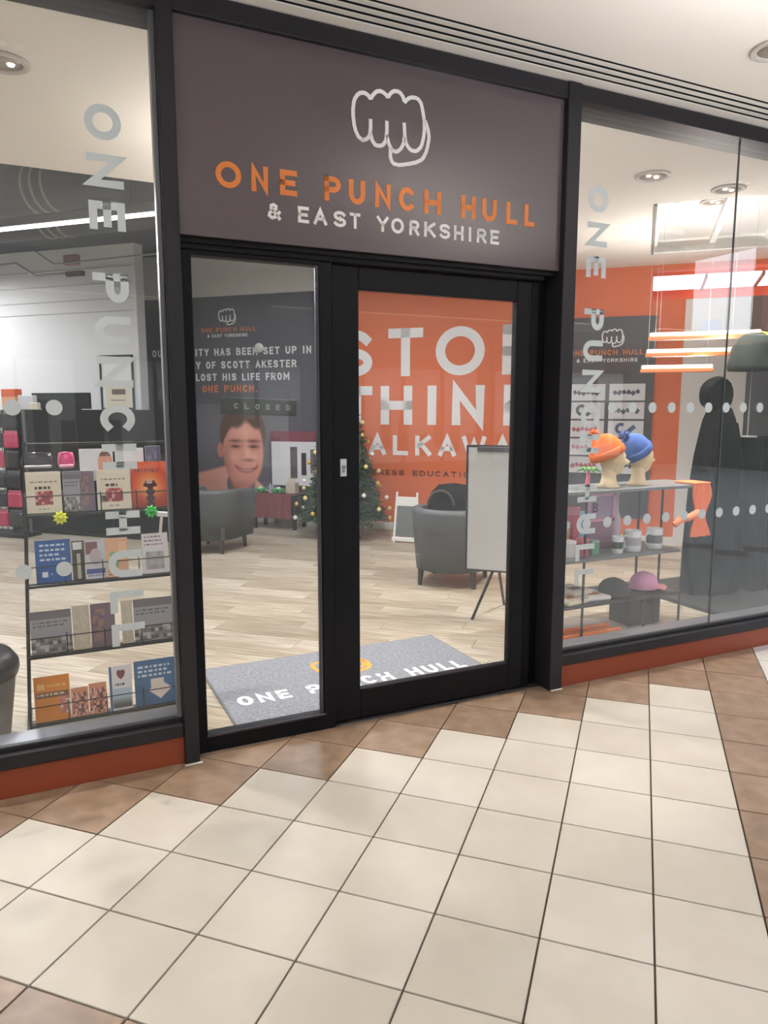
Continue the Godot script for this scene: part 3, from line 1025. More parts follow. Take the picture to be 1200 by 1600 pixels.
func portrait() -> Image:   # a printed head and shoulders of a smiling man with short brown hair
	var im := Image.create(200, 176, false, Image.FORMAT_RGB8)
	for py in 176:
		for px in 200:
			var x := px / 200.0
			var y := py / 176.0
			var c := C(92, 90, 100).lerp(C(120, 116, 122), clampf((0.55 - absf(y - 0.25)) * 1.2, 0.0, 1.0))
			# shirt and shoulders
			var sh := clampf((y - 0.60 - absf(x - 0.38) * 0.28 - pow(maxf(0.0, x - 0.5), 2) * 1.6) / 0.03, 0.0, 1.0)
			c = c.lerp(C(232, 166, 148), sh)
			c = c.lerp(C(112, 100, 108), bump(x, y, 0.52, 0.80, 0.14, 0.14))
			# neck, ear, head
			c = c.lerp(C(186, 112, 98), bump(x, y, 0.52, 0.72, 0.11, 0.15))
			c = c.lerp(C(196, 122, 108), bump(x, y, 0.325, 0.46, 0.035, 0.075))
			c = c.lerp(C(96, 66, 54), bump(x, y, 0.55, 0.29, 0.228, 0.27))
			var face := bump(x, y, 0.55, 0.46, 0.20, 0.385) * clampf((y - 0.17 - pow((x - 0.58) * 1.7, 2) * 1.0 - 0.02 * sin(x * 40.0)) / 0.05, 0.0, 1.0)
			var skin := C(232, 156, 138)
			skin = skin.lerp(C(248, 190, 170), soft(x, y, 0.58, 0.27, 0.13, 0.08) * 0.7 + soft(x, y, 0.66, 0.52, 0.06, 0.06) * 0.6 + soft(x, y, 0.44, 0.53, 0.07, 0.06) * 0.6 + soft(x, y, 0.6, 0.47, 0.028, 0.09) * 0.8 + soft(x, y, 0.57, 0.77, 0.07, 0.04) * 0.5)
			skin = skin.lerp(C(150, 84, 74), soft(x, y, 0.37, 0.6, 0.06, 0.25) * 0.5 + soft(x, y, 0.57, 0.80, 0.15, 0.05) * 0.4)
			c = c.lerp(skin, face)
			for ex: float in [0.475, 0.655]:
				c = c.lerp(C(110, 66, 56), soft(x, y, ex, 0.365, 0.06, 0.016) * 0.9)   # brow
				c = c.lerp(C(150, 88, 80), soft(x, y, ex, 0.42, 0.055, 0.03) * 0.6)
				c = c.lerp(C(54, 40, 40), soft(x, y, ex, 0.42, 0.036, 0.011))
			c = c.lerp(C(140, 74, 66), soft(x, y, 0.605, 0.555, 0.05, 0.016) * 0.8)   # nose
			var my := y - 0.665 + pow((x - 0.58) * 1.9, 2) * 1.1
			var inm := clampf((0.125 - absf(x - 0.58)) / 0.02, 0.0, 1.0)
			c = c.lerp(C(168, 84, 82), exp(-pow(my / 0.018, 2)) * inm * 0.9)
			c = c.lerp(C(226, 206, 196), exp(-pow((my + 0.002) / 0.007, 2)) * clampf((0.075 - absf(x - 0.58)) / 0.03, 0.0, 1.0) * 0.8)
			im.set_pixel(px, py, c)
	return im

# ---------------------------------------------------------------- left window
func cover(kind: int) -> Texture2D:
	var w := 48
	var h := 64
	var im := Image.create(w, h, false, Image.FORMAT_RGB8)
	var g := RandomNumberGenerator.new()
	g.seed = 100 + kind
	var lines := func(x: int, y: int, n: int, len: int, c: Color, gap := 5, th := 2) -> void:
		for k in n:
			var q := x
			while q < x + len - g.randi_range(0, 8):
				var ww := g.randi_range(2, 6)
				im.fill_rect(Rect2i(q, y + k * gap, ww, th), c)
				q += ww + 2
	var speck := func(r: Rect2i, cs: Array, sz: int) -> void:
		for y in range(r.position.y, r.end.y, sz):
			for x in range(r.position.x, r.end.x, sz):
				im.fill_rect(Rect2i(x, y, mini(sz, r.end.x - x), mini(sz, r.end.y - y)), cs[g.randi() % cs.size()])
	match kind:
		0, 1:   # cream book with a red picture
			im.fill(C(226, 218, 196))
			lines.call(6, 14, 1, 36, C(140, 130, 112), 5, 2)
			lines.call(12, 22, 1, 26, C(60, 48, 48), 5, 4)
			speck.call(Rect2i(12, 29, 24, 21), [C(150, 50, 58), C(178, 70, 74), C(126, 40, 50), C(214, 160, 150)], 4)
			lines.call(16, 55, 1, 18, C(160, 150, 130))
			if kind == 1:
				speck.call(Rect2i(5, 40, 7, 10), [C(60, 60, 60), C(120, 110, 100)], 2)
		2:   # fiery orange cover
			for y in h:
				for x in w:
					var d := Vector2((x - 24) / 24.0, (y - 34) / 26.0).length()
					im.set_pixel(x, y, C(250, 204, 110).lerp(C(206, 70, 34), clampf(d, 0, 1)).lerp(C(110, 30, 24), clampf(y / 40.0 - 0.95, 0, 1)))
			im.fill_rect(Rect2i(0, 0, w, 8), C(222, 88, 36))
			lines.call(4, 10, 1, 40, C(120, 40, 30), 5, 4)
			for y in range(26, 60):
				var hw := int(3 + 4 * absf(sin(y * 0.35)) + (3 if y < 34 else 0))
				im.fill_rect(Rect2i(25 - hw, y, hw * 2, 1), C(70, 30, 36))
			im.fill_rect(Rect2i(20, 24, 8, 6), C(196, 160, 160))
		3:   # blue leaflet with white lines
			im.fill(C(38, 88, 156))
			lines.call(6, 6, 4, 36, C(214, 226, 240), 7, 3)
			im.fill_rect(Rect2i(8, 46, 8, 8), C(230, 240, 248))
			lines.call(20, 49, 1, 12, C(200, 214, 230))
		4:   # blue leaflet with a pale diamond
			im.fill(C(54, 98, 146))
			lines.call(4, 8, 3, 38, C(214, 226, 236), 6, 3)
			for y in 64:
				for x in 48:
					if absf(x - 28) + absf(y - 42) < 14 or (absf(x - 25) < 8 and absf(y - 34) < 8):
						im.set_pixel(x, y, C(226, 216, 210))
		5:   # orange leaflet
			im.fill(C(232, 146, 44))
			im.fill_rect(Rect2i(4, 10, 10, 8), C(250, 206, 120))
			lines.call(18, 12, 1, 26, C(250, 210, 140), 5, 3)
			im.fill_rect(Rect2i(2, 22, 44, 8), C(120, 84, 50))
			lines.call(4, 24, 1, 40, C(240, 216, 180), 5, 3)
			speck.call(Rect2i(34, 30, 14, 24), [C(240, 220, 214), C(220, 150, 140), C(200, 130, 120)], 4)
		6:   # photo leaflet, pinkish
			im.fill(C(216, 150, 116))
			speck.call(Rect2i(2, 10, 44, 50), [C(206, 128, 110), C(230, 190, 176), C(96, 70, 66), C(220, 160, 140), C(180, 110, 100)], 5)
		7:   # white and pale blue leaflet with a heart
			im.fill(C(226, 230, 238))
			im.fill_rect(Rect2i(0, 0, 5, 64), C(70, 96, 150))
			for y in range(6, 22):
				for x in range(14, 36):
					var p := Vector2((x - 24.5) / 9.0, (13.0 - y) / 7.5)
					if pow(p.x * p.x + p.y * p.y - 0.7, 3) - p.x * p.x * p.y * p.y * p.y < 0:
						im.set_pixel(x, y, C(110, 50, 60))
			lines.call(12, 25, 1, 26, C(70, 70, 90), 5, 3)
			for y in range(32, 60):
				im.fill_rect(Rect2i(6, y, 40, 1), C(176, 206, 226).lerp(C(70, 74, 70), clampf((y - 44) / 12.0, 0, 1)))
		8:   # grey photo leaflet
			im.fill(C(158, 158, 166))
			im.fill_rect(Rect2i(0, 0, 48, 12), C(118, 112, 120))
			lines.call(3, 16, 2, 40, C(96, 96, 104), 5, 2)
			speck.call(Rect2i(0, 40, 48, 22), [C(96, 90, 88), C(130, 126, 124), C(190, 188, 188), C(150, 148, 150)], 5)
		9:   # plain cream booklet
			im.fill(C(204, 196, 178))
			speck.call(Rect2i(3, 3, 42, 58), [C(204, 196, 178), C(198, 190, 172), C(210, 202, 186)], 6)
		10:  # mauve booklet
			im.fill(C(118, 104, 120))
			speck.call(Rect2i(4, 8, 24, 46), [C(130, 112, 124), C(110, 96, 112), C(160, 120, 110)], 5)
		11:  # white people leaflet
			im.fill(C(206, 206, 216))
			im.fill_rect(Rect2i(0, 2, 30, 20), C(130, 92, 96))
			for y in 64:
				for x in 48:
					if Vector2((x - 24) / 15.0, (y - 26) / 14.0).length() < 1.0:
						im.set_pixel(x, y, C(190, 180, 184))
			im.fill_rect(Rect2i(0, 46, 48, 8), C(70, 84, 150))
			lines.call(4, 56, 1, 38, C(90, 90, 130))
		12:  # peach and green leaflet
			im.fill(C(226, 178, 140))
			im.fill_rect(Rect2i(8, 22, 18, 26), C(140, 176, 140))
			im.fill_rect(Rect2i(28, 6, 18, 30), C(236, 196, 160))
			lines.call(4, 52, 2, 40, C(120, 100, 120))
		13:  # white leaflet with mauve lines
			im.fill(C(226, 224, 228))
			lines.call(4, 4, 3, 40, C(124, 88, 110), 6, 2)
			speck.call(Rect2i(6, 28, 34, 28), [C(176, 172, 172), C(190, 186, 186), C(160, 156, 156)], 7)
		14:  # black and white leaflet
			im.fill(C(60, 56, 54))
			im.fill_rect(Rect2i(4, 2, 36, 12), C(230, 230, 226))
			im.fill_rect(Rect2i(18, 20, 14, 40), C(190, 184, 168))
		15:  # white card with a face
			im.fill(C(222, 224, 230))
			for y in 64:
				for x in 48:
					if Vector2((x - 36) / 11.0, (y - 30) / 26.0).length() < 1.0:
						im.set_pixel(x, y, C(210, 150, 132) if y > 14 else C(120, 80, 64))
		16:  # white card
			im.fill(C(230, 230, 232))
			im.fill_rect(Rect2i(0, 50, 48, 14), C(210, 210, 214))
		17:  # purple card
			im.fill(C(92, 84, 118))
			speck.call(Rect2i(4, 10, 40, 40), [C(92, 84, 118), C(120, 112, 140), C(78, 70, 104)], 8)
	return ImageTexture.create_from_image(im)

func leaflet(n: String, label: String, cat: String, x0: float, x1: float, y0: float, y1: float, z: float, kind: int, thick := 0.008, edge := Color(0.8, 0.78, 0.74)) -> void:
	var t := thing(n, label, cat, Transform3D(Basis(Vector3.RIGHT, -0.10), Vector3((x0 + x1) / 2, y0, z)), "leaflets and books in the wire rack")
	var h := y1 - y0
	var s := S()
	cbox(s, Vector3(0, h / 2, -thick / 2), Vector3(x1 - x0, h, thick), 0.001)
	obj("pages", s, M(edge, 0.7), t)
	print_quad("front_cover", x1 - x0 - 0.002, h - 0.002, cover(kind), t, Transform3D(Basis(), Vector3(0, h / 2, 0.0008)), 0.45)

func spiky_bow(label: String, at: Vector3, c: Color) -> void:
	var t := thing("ribbon_bow", label, "bow", Transform3D(Basis(), at), "bright star bows on the wire rack")
	var s := S()
	for k in 9:
		var a := TAU * k / 9.0
		var d := Vector3(cos(a), sin(a), 0.25).normalized()
		tube(s, d * 0.004, d * 0.024, 0.006, 0.009, 6)
		tube(s, d * 0.024, d * 0.038, 0.009, 0.0, 6)
	obj("loops", s, M(c, 0.35), t)
	s = S()
	lathe(s, [Vector2(0, -0.012), Vector2(0.01, -0.008), Vector2(0.013, 0), Vector2(0.01, 0.008), Vector2(0, 0.012)], Vector3(0, 0, 0.01), 10)
	obj("knot", s, M(c.darkened(0.15), 0.35), t)

func left_side() -> void:
	# wire leaflet rack standing parallel to the glass
	var blk := M(C(30, 30, 32), 0.45, 0.3)
	var t := thing("leaflet_rack", "black wire leaflet rack with four tiers just inside the left window", "rack", Transform3D(Basis(), Vector3(-0.70, 0, -0.75)))
	var s := S()
	tube(s, Vector3(0, 0, 0.0), Vector3(0.062, 1.43, 0.0), 0.009)
	obj("post", s, blk, t)
	s = S()
	tube(s, Vector3(0.73, 0, 0.0), Vector3(0.745, 1.43, 0.0), 0.009)
	obj("post", s, blk, t)
	s = S()
	tube(s, Vector3(0.0, 0.012, -0.2), Vector3(0.0, 0.012, 0.16), 0.011)
	tube(s, Vector3(0.73, 0.012, -0.2), Vector3(0.73, 0.012, 0.16), 0.011)
	obj("foot", s, blk, t)
	s = S()
	tube(s, Vector3(0.062, 1.42, 0), Vector3(0.745, 1.42, 0), 0.006)
	obj("top_rail", s, blk, t)
	for row in 4:
		var y: float = [1.07, 0.72, 0.36, 0.005][row]
		var x := 0.045 * y
		s = S()
		cbox(s, Vector3(x / 2 + 0.368, y, 0.02), Vector3(0.735 - x, 0.012, 0.075), 0.002)
		obj("tray", s, blk, t)
		s = S()
		tube(s, Vector3(x, y + 0.1, 0.058), Vector3(0.735, y + 0.1, 0.058), 0.003, 0.003, 5)
		tube(s, Vector3(x, y + 0.015, 0.058), Vector3(0.735, y + 0.015, 0.058), 0.003, 0.003, 5)
		for k in 5:
			var q := lerpf(x, 0.735, k / 4.0)
			tube(s, Vector3(q, y, 0.058), Vector3(q, y + 0.1, 0.058), 0.003, 0.003, 5)
			tube(s, Vector3(q, y + 0.1, 0.058), Vector3(q, y + 0.12, 0.0), 0.003, 0.003, 5)
		obj("tray_wire", s, blk, t)
	var z := -0.706
	leaflet("book", "cream book with a red picture, first on the top tier of the wire rack", "book", -0.645, -0.487, 1.078, 1.287, z, 0, 0.02)
	leaflet("book", "cream book with a red picture beside the fiery orange book", "book", -0.322, -0.160, 1.078, 1.288, z, 1, 0.02)
	leaflet("book", "fiery orange book with a dark figure, top tier of the wire rack", "book", -0.156, 0.020, 1.078, 1.322, z, 2, 0.02, C(196, 90, 50))
	leaflet("book", "upright grey-spined booklets between the two cream books", "book", -0.478, -0.40, 1.078, 1.285, z - 0.01, 8, 0.03)
	leaflet("book", "slim mauve booklet between the two cream books", "book", -0.396, -0.334, 1.078, 1.285, z - 0.01, 10, 0.03)
	leaflet("card", "white card with a small face behind the top tier of the rack", "card", -0.395, -0.235, 1.23, 1.392, z - 0.045, 15, 0.006)
	leaflet("card", "plain white card behind the top tier of the rack", "card", -0.225, -0.085, 1.23, 1.392, z - 0.045, 16, 0.006)
	leaflet("card", "small purple card behind the orange book", "card", -0.075, 0.0, 1.23, 1.40, z - 0.045, 17, 0.006)
	leaflet("leaflet", "bright blue leaflet with white lines on the second tier", "leaflet", -0.625, -0.462, 0.728, 0.948, z, 3, 0.006)
	leaflet("leaflet", "black and white leaflet beside the bright blue one", "leaflet", -0.458, -0.398, 0.728, 0.935, z, 14, 0.006)
	leaflet("leaflet", "pale leaflet with people on the second tier", "leaflet", -0.394, -0.302, 0.728, 0.93, z, 11, 0.006)
	leaflet("leaflet", "peach and green leaflet on the second tier", "leaflet", -0.298, -0.19, 0.728, 0.935, z, 12, 0.006)
	leaflet("leaflet", "white leaflet with mauve lines on the second tier", "leaflet", -0.12, 0.012, 0.728, 0.945, z, 13, 0.006)
	leaflet("leaflet", "wide grey photo leaflet at the left of the third tier", "leaflet", -0.668, -0.478, 0.368, 0.59, z, 8, 0.006)
	leaflet("booklet", "plain cream booklet on the left of the third tier", "booklet", -0.474, -0.392, 0.368, 0.60, z, 9, 0.008)
	leaflet("booklet", "mauve booklet on the third tier beside a cream one", "booklet", -0.388, -0.27, 0.368, 0.60, z, 10, 0.008)
	leaflet("booklet", "plain cream booklet on the right of the third tier", "booklet", -0.238, -0.182, 0.368, 0.60, z, 9, 0.008)
	leaflet("leaflet", "wide grey photo leaflet at the right of the third tier", "leaflet", -0.178, 0.02, 0.368, 0.60, z, 8, 0.006)
	leaflet("leaflet", "orange leaflet on the bottom tier of the rack", "leaflet", -0.672, -0.505, 0.012, 0.25, z, 5, 0.006)
	leaflet("leaflet", "pink photo leaflet beside the orange one on the bottom tier", "leaflet", -0.502, -0.42, 0.012, 0.17, z, 6, 0.006)
	leaflet("leaflet", "second pink photo leaflet on the bottom tier", "leaflet", -0.416, -0.33, 0.012, 0.18, z, 6, 0.006)
	leaflet("leaflet", "white leaflet with a dark heart on the bottom tier", "leaflet", -0.315, -0.202, 0.012, 0.252, z, 7, 0.006)
	leaflet("leaflet", "blue leaflet with a pale diamond on the bottom tier", "leaflet", -0.19, 0.03, 0.012, 0.262, z, 4, 0.006)
	spiky_bow("yellow-green star bow at the left end of the wire rack", Vector3(-0.50, 1.062, -0.675), C(226, 236, 40))
	spiky_bow("bright green star bow at the right end of the wire rack", Vector3(-0.072, 1.068, -0.675), C(40, 190, 70))
	t = thing("label_peg", "white T-shaped price peg below the green star bow", "peg", Transform3D(Basis(Vector3.BACK, -0.12), Vector3(-0.03, 0.95, -0.68)))
	s = S()
	cbox(s, Vector3(0, 0.045, 0), Vector3(0.014, 0.09, 0.008), 0.002)
	obj("stem", s, M(C(226, 214, 204), 0.5), t)
	s = S()
	cbox(s, Vector3(0.01, 0.1, 0), Vector3(0.075, 0.026, 0.012), 0.003)
	obj("head", s, M(C(240, 240, 240), 0.5), t)
	# soft packs on the top tier
	for k in 2:
		var p := thing("gift_pack", ["clear black gift pack on the back of the top tier", "small pink gift pack on the back of the top tier"][k], "pack", Transform3D(Basis(), Vector3([-0.585, -0.455][k], 1.30, -0.775)), "gift packs on the rack")
		s = S()
		var wv: float = [0.15, 0.08][k]
		lathe(s, [Vector2(0, 0), Vector2(0.42, 0.0), Vector2(0.5, 0.02), Vector2(0.48, 0.05), Vector2(0.4, 0.075), Vector2(0, 0.08)], Vector3.ZERO, 14, wv, 0.08)
		obj("wrap", s, M([C(52, 50, 56), C(226, 84, 140)][k], 0.2), p)
		s = S()
		cbox(s, Vector3(0, 0.012, 0.035), Vector3(wv * 0.8, 0.012, 0.012), 0.003)
		obj("ribbon", s, M([C(190, 188, 190), C(240, 170, 196)][k], 0.4), p)
	# waste bin with a black liner
	t = thing("waste_bin", "grey tapered waste bin with a black liner inside the left window", "bin", Transform3D(Basis(), Vector3(-0.955, 0, -0.6)))
	s = S()
	lathe(s, [Vector2(0, 0), Vector2(0.165, 0), Vector2(0.172, 0.01), Vector2(0.222, 0.38), Vector2(0.228, 0.385), Vector2(0.222, 0.39), Vector2(0.214, 0.38), Vector2(0.16, 0.03), Vector2(0, 0.03)], Vector3.ZERO, 30)
	obj("body", s, M(C(112, 114, 114), 0.5), t)
	s = S()
	lathe(s, [Vector2(0.226, 0.34), Vector2(0.234, 0.37), Vector2(0.232, 0.405), Vector2(0.2, 0.45), Vector2(0.1, 0.472), Vector2(0, 0.46)], Vector3.ZERO, 26)
	obj("liner", s, M(C(30, 30, 34), 0.35), t)
	# tall black display unit with its raised panel
	t = thing("display_unit", "long black display unit in front of the white partition", "display unit", ufr(-4.64, 0, -4.75))
	s = S()
	cbox(s, Vector3(0, 0.815, 0), Vector3(2.5, 1.51, 0.36), 0.006)
	var bl := M(C(21, 22, 25), 0.8, 0.0, 0.2)
	obj("body", s, bl, t)
	s = S()
	cbox(s, Vector3(0, 0.03, 0), Vector3(2.44, 0.06, 0.30), 0.004)
	obj("plinth", s, M(C(22, 22, 24), 0.6), t)
	s = S()
	for x: float in [-0.42, 0.42]:
		cbox(s, Vector3(x, 0.83, 0.181), Vector3(0.008, 1.46, 0.006), 0.001)
	obj("panel_joint", s, M(C(20, 20, 22), 0.6), t)
	t = thing("screen_panel", "low black panel standing on the left of the display unit", "panel", ufr(-5.05, 1.57, -4.72))
	s = S()
	cbox(s, Vector3(0, 0.11, 0), Vector3(0.9, 0.2, 0.04), 0.004)
	obj("panel", s, M(C(26, 27, 31), 0.6, 0.0, 0.3), t)
	s = S()
	cbox(s, Vector3(0, 0.006, 0), Vector3(0.5, 0.012, 0.14), 0.002)
	obj("foot", s, bl, t)
	t = thing("carton", "small orange and white carton on the display unit at the left edge", "carton", ufr(-5.74, 1.57, -4.62))
	s = S()
	cbox(s, Vector3(0, 0.13, 0), Vector3(0.22, 0.26, 0.12), 0.006)
	obj("box", s, M(C(228, 168, 126), 0.6), t)
	s = S()
	cbox(s, Vector3(0, 0.21, 0), Vector3(0.224, 0.1, 0.124), 0.006)
	obj("lid", s, M(C(224, 96, 48), 0.6), t)
	t = thing("carton", "white carton leaning in front of the low black panel", "carton", ufr(-5.44, 1.57, -4.6))
	s = S()
	cbox(s, Vector3(-0.03, 0.09, 0), Vector3(0.24, 0.18, 0.08), 0.006)
	obj("box", s, M(C(206, 206, 206), 0.6), t)
	s = S()
	cbox(s, Vector3(0.1, 0.045, 0.02), Vector3(0.14, 0.09, 0.06), 0.006)
	obj("flap", s, M(C(214, 206, 186), 0.6), t)
	# stand of hanging packs at the far left
	t = thing("pack_stand", "black gridwall stand hung with black and pink packs at the left edge", "stand", ufr(-5.62, 0, -4.34))
	s = S()
	for k in 9:
		tube(s, Vector3(-0.4 + k * 0.09, 0.05, 0), Vector3(-0.4 + k * 0.09, 1.56, 0), 0.005, 0.005, 5)
	for k in 12:
		tube(s, Vector3(-0.4, 0.06 + k * 0.136, 0), Vector3(0.33, 0.06 + k * 0.136, 0), 0.004, 0.004, 5)
	obj("grid", s, blk, t)
	s = S()
	cbox(s, Vector3(0.33, 0.78, 0), Vector3(0.03, 1.56, 0.03), 0.004)
	obj("upright", s, M(C(92, 88, 90), 0.5), t)
	s = S()
	cbox(s, Vector3(-0.05, 0.025, 0), Vector3(0.8, 0.05, 0.3), 0.005)
	obj("base", s, blk, t)
	for row in 6:
		for k in 3:
			var col: Color = [C(44, 40, 44), C(60, 54, 60), C(38, 38, 44), C(196, 60, 96), C(40, 40, 46), C(54, 60, 76)][(row * 2 + k * 3) % 6] if not (row == 1 or row == 4) else [C(206, 66, 100), C(52, 48, 54), C(196, 58, 92)][k]
			t = thing("hanging_pack", "%s flat pack on the gridwall stand, %s row from the floor, %s column" % ["pink" if col.r > 0.6 else "dark", ["lowest", "second", "third", "fourth", "fifth", "topmost"][row], ["left", "middle", "right"][k]], "pack", ufr(-5.92 + k * 0.235, 0.12 + row * 0.245, -4.28), "packs hanging on the gridwall stand")
			s = S()
			cbox(s, Vector3(0, 0.095, 0), Vector3(0.21, 0.18, 0.05), 0.015)
			obj("bag", s, M(col, 0.22), t)
			s = S()
			cbox(s, Vector3(0, 0.2, -0.005), Vector3(0.2, 0.035, 0.006), 0.002)
			obj("header_card", s, M(col.lightened(0.25), 0.4), t)
			s = S()
			tube(s, Vector3(0, 0.205, 0.012), Vector3(0, 0.205, -0.06), 0.004, 0.004, 5)
			obj("hook", s, M(C(160, 160, 164), 0.3, 0.8), t)
	# framed certificate on the partition
	t = thing("picture_frame", "black framed certificate hanging on the white partition", "picture", ufr(-4.81, 1.57, -5.498))
	s = S()
	for e: Array in [[-0.27, 0.0, -0.245, 0.72], [0.245, 0.0, 0.27, 0.72], [-0.27, 0.0, 0.27, 0.025], [-0.27, 0.695, 0.27, 0.72]]:
		span(s, Vector3(e[0], e[1], 0), Vector3(e[2], e[3], 0.022), 0.002)
	obj("frame", s, M(C(36, 36, 40), 0.4), t)
	s = S()
	span(s, Vector3(-0.25, 0.02, 0), Vector3(0.25, 0.7, 0.008), 0.0)
	obj("mount", s, M(C(222, 224, 218), 0.6), t)
	s = S()
	span(s, Vector3(-0.19, 0.03, 0.008), Vector3(0.21, 0.34, 0.011), 0.0)
	obj("certificate", s, M(C(214, 202, 176), 0.6), t)
	s = S()
	span(s, Vector3(-0.09, 0.2, 0.011), Vector3(0.13, 0.27, 0.012), 0.0)
	span(s, Vector3(-0.11, 0.12, 0.011), Vector3(0.13, 0.13, 0.012), 0.0)
	obj("print", s, M(C(92, 66, 56), 0.6), t)
	# small white sensor on the wall by the banner
	t = thing("alarm_sensor", "small white alarm sensor on the wall at the banner's upper left corner", "sensor", ufr(-4.98, 2.78, -6.33))
	s = S()
	cbox(s, Vector3(0, 0.06, 0.02), Vector3(0.07, 0.13, 0.05), 0.012)
	obj("case", s, M(C(214, 214, 214), 0.5), t)
	s = S()
	cbox(s, Vector3(0, 0.035, 0.047), Vector3(0.045, 0.04, 0.006), 0.002)
	obj("lens", s, M(C(180, 180, 184), 0.3), t)

# ---------------------------------------------------------------- seen through the entrance
func tub_chair(label: String, f: Transform3D) -> void:   # local z- is the open front, the rounded back faces z+
	var t := thing("tub_chair", label, "armchair", f, "grey tub chairs")
	var gm := M(C(76, 79, 81), 0.55)
	var s := S()
	# horseshoe shell: section of (offset outwards, height) swept round the back
	var sec := [Vector2(-0.035, 0.15), Vector2(0.0, 0.15), Vector2(0.03, 0.45), Vector2(0.045, 0.66), Vector2(0.035, 0.695), Vector2(0.0, 0.71), Vector2(-0.04, 0.70), Vector2(-0.06, 0.67), Vector2(-0.07, 0.4), Vector2(-0.05, 0.16), Vector2(-0.035, 0.15)]
	var ring := func(k: int) -> Array:
		var p: Vector2
		var nn: Vector2
		var drop := 0.0
		if k < 4:
			p = Vector2(0.33, -0.34 + 0.085 * k)
			nn = Vector2(1, 0)
			drop = 0.03 * (1.0 - k / 4.0)
		elif k > 20:
			p = Vector2(-0.33, -0.085 * (k - 20))
			nn = Vector2(-1, 0)
			drop = 0.03 * ((k - 20) / 4.0)
		else:
			var a := PI * (k - 4) / 16.0
			nn = Vector2(cos(a), sin(a))
			p = nn * 0.33
		var out := []
		for q: Vector2 in sec:
			var w := p + nn * q.x
			out.append(Vector3(w.x, q.y - (drop if q.y > 0.5 else 0.0), w.y))
		return out
	s.set_smooth_group(3)
	for k in 24:
		var a: Array = ring.call(k)
		var b: Array = ring.call(k + 1)
		for i in sec.size() - 1:
			s.set_smooth_group(3)
			quad(s, a[i], a[i + 1], b[i + 1], b[i])
	for k in [0, 24]:
		var a: Array = ring.call(k)
		s.set_smooth_group(-1)
		for i in range(1, sec.size() - 2):
			if k == 0:
				tri(s, a[0], a[i + 1], a[i])
			else:
				tri(s, a[0], a[i], a[i + 1])
	obj("shell", s, gm, t)
	s = S()
	cbox(s, Vector3(0, 0.22, -0.05), Vector3(0.56, 0.16, 0.56), 0.02)
	obj("seat_base", s, gm, t)
	s = S()
	cbox(s, Vector3(0, 0.36, -0.06), Vector3(0.53, 0.13, 0.56), 0.035)
	obj("seat_cushion", s, M(C(66, 68, 70), 0.6), t)
	for x: float in [-0.24, 0.24]:
		for z: float in [-0.28, 0.2]:
			s = S()
			tube(s, Vector3(x, 0.16, z), Vector3(x * 1.04, 0.0, z * 1.04), 0.03, 0.02, 8)
			obj("leg", s, M(C(52, 46, 44), 0.4), t)

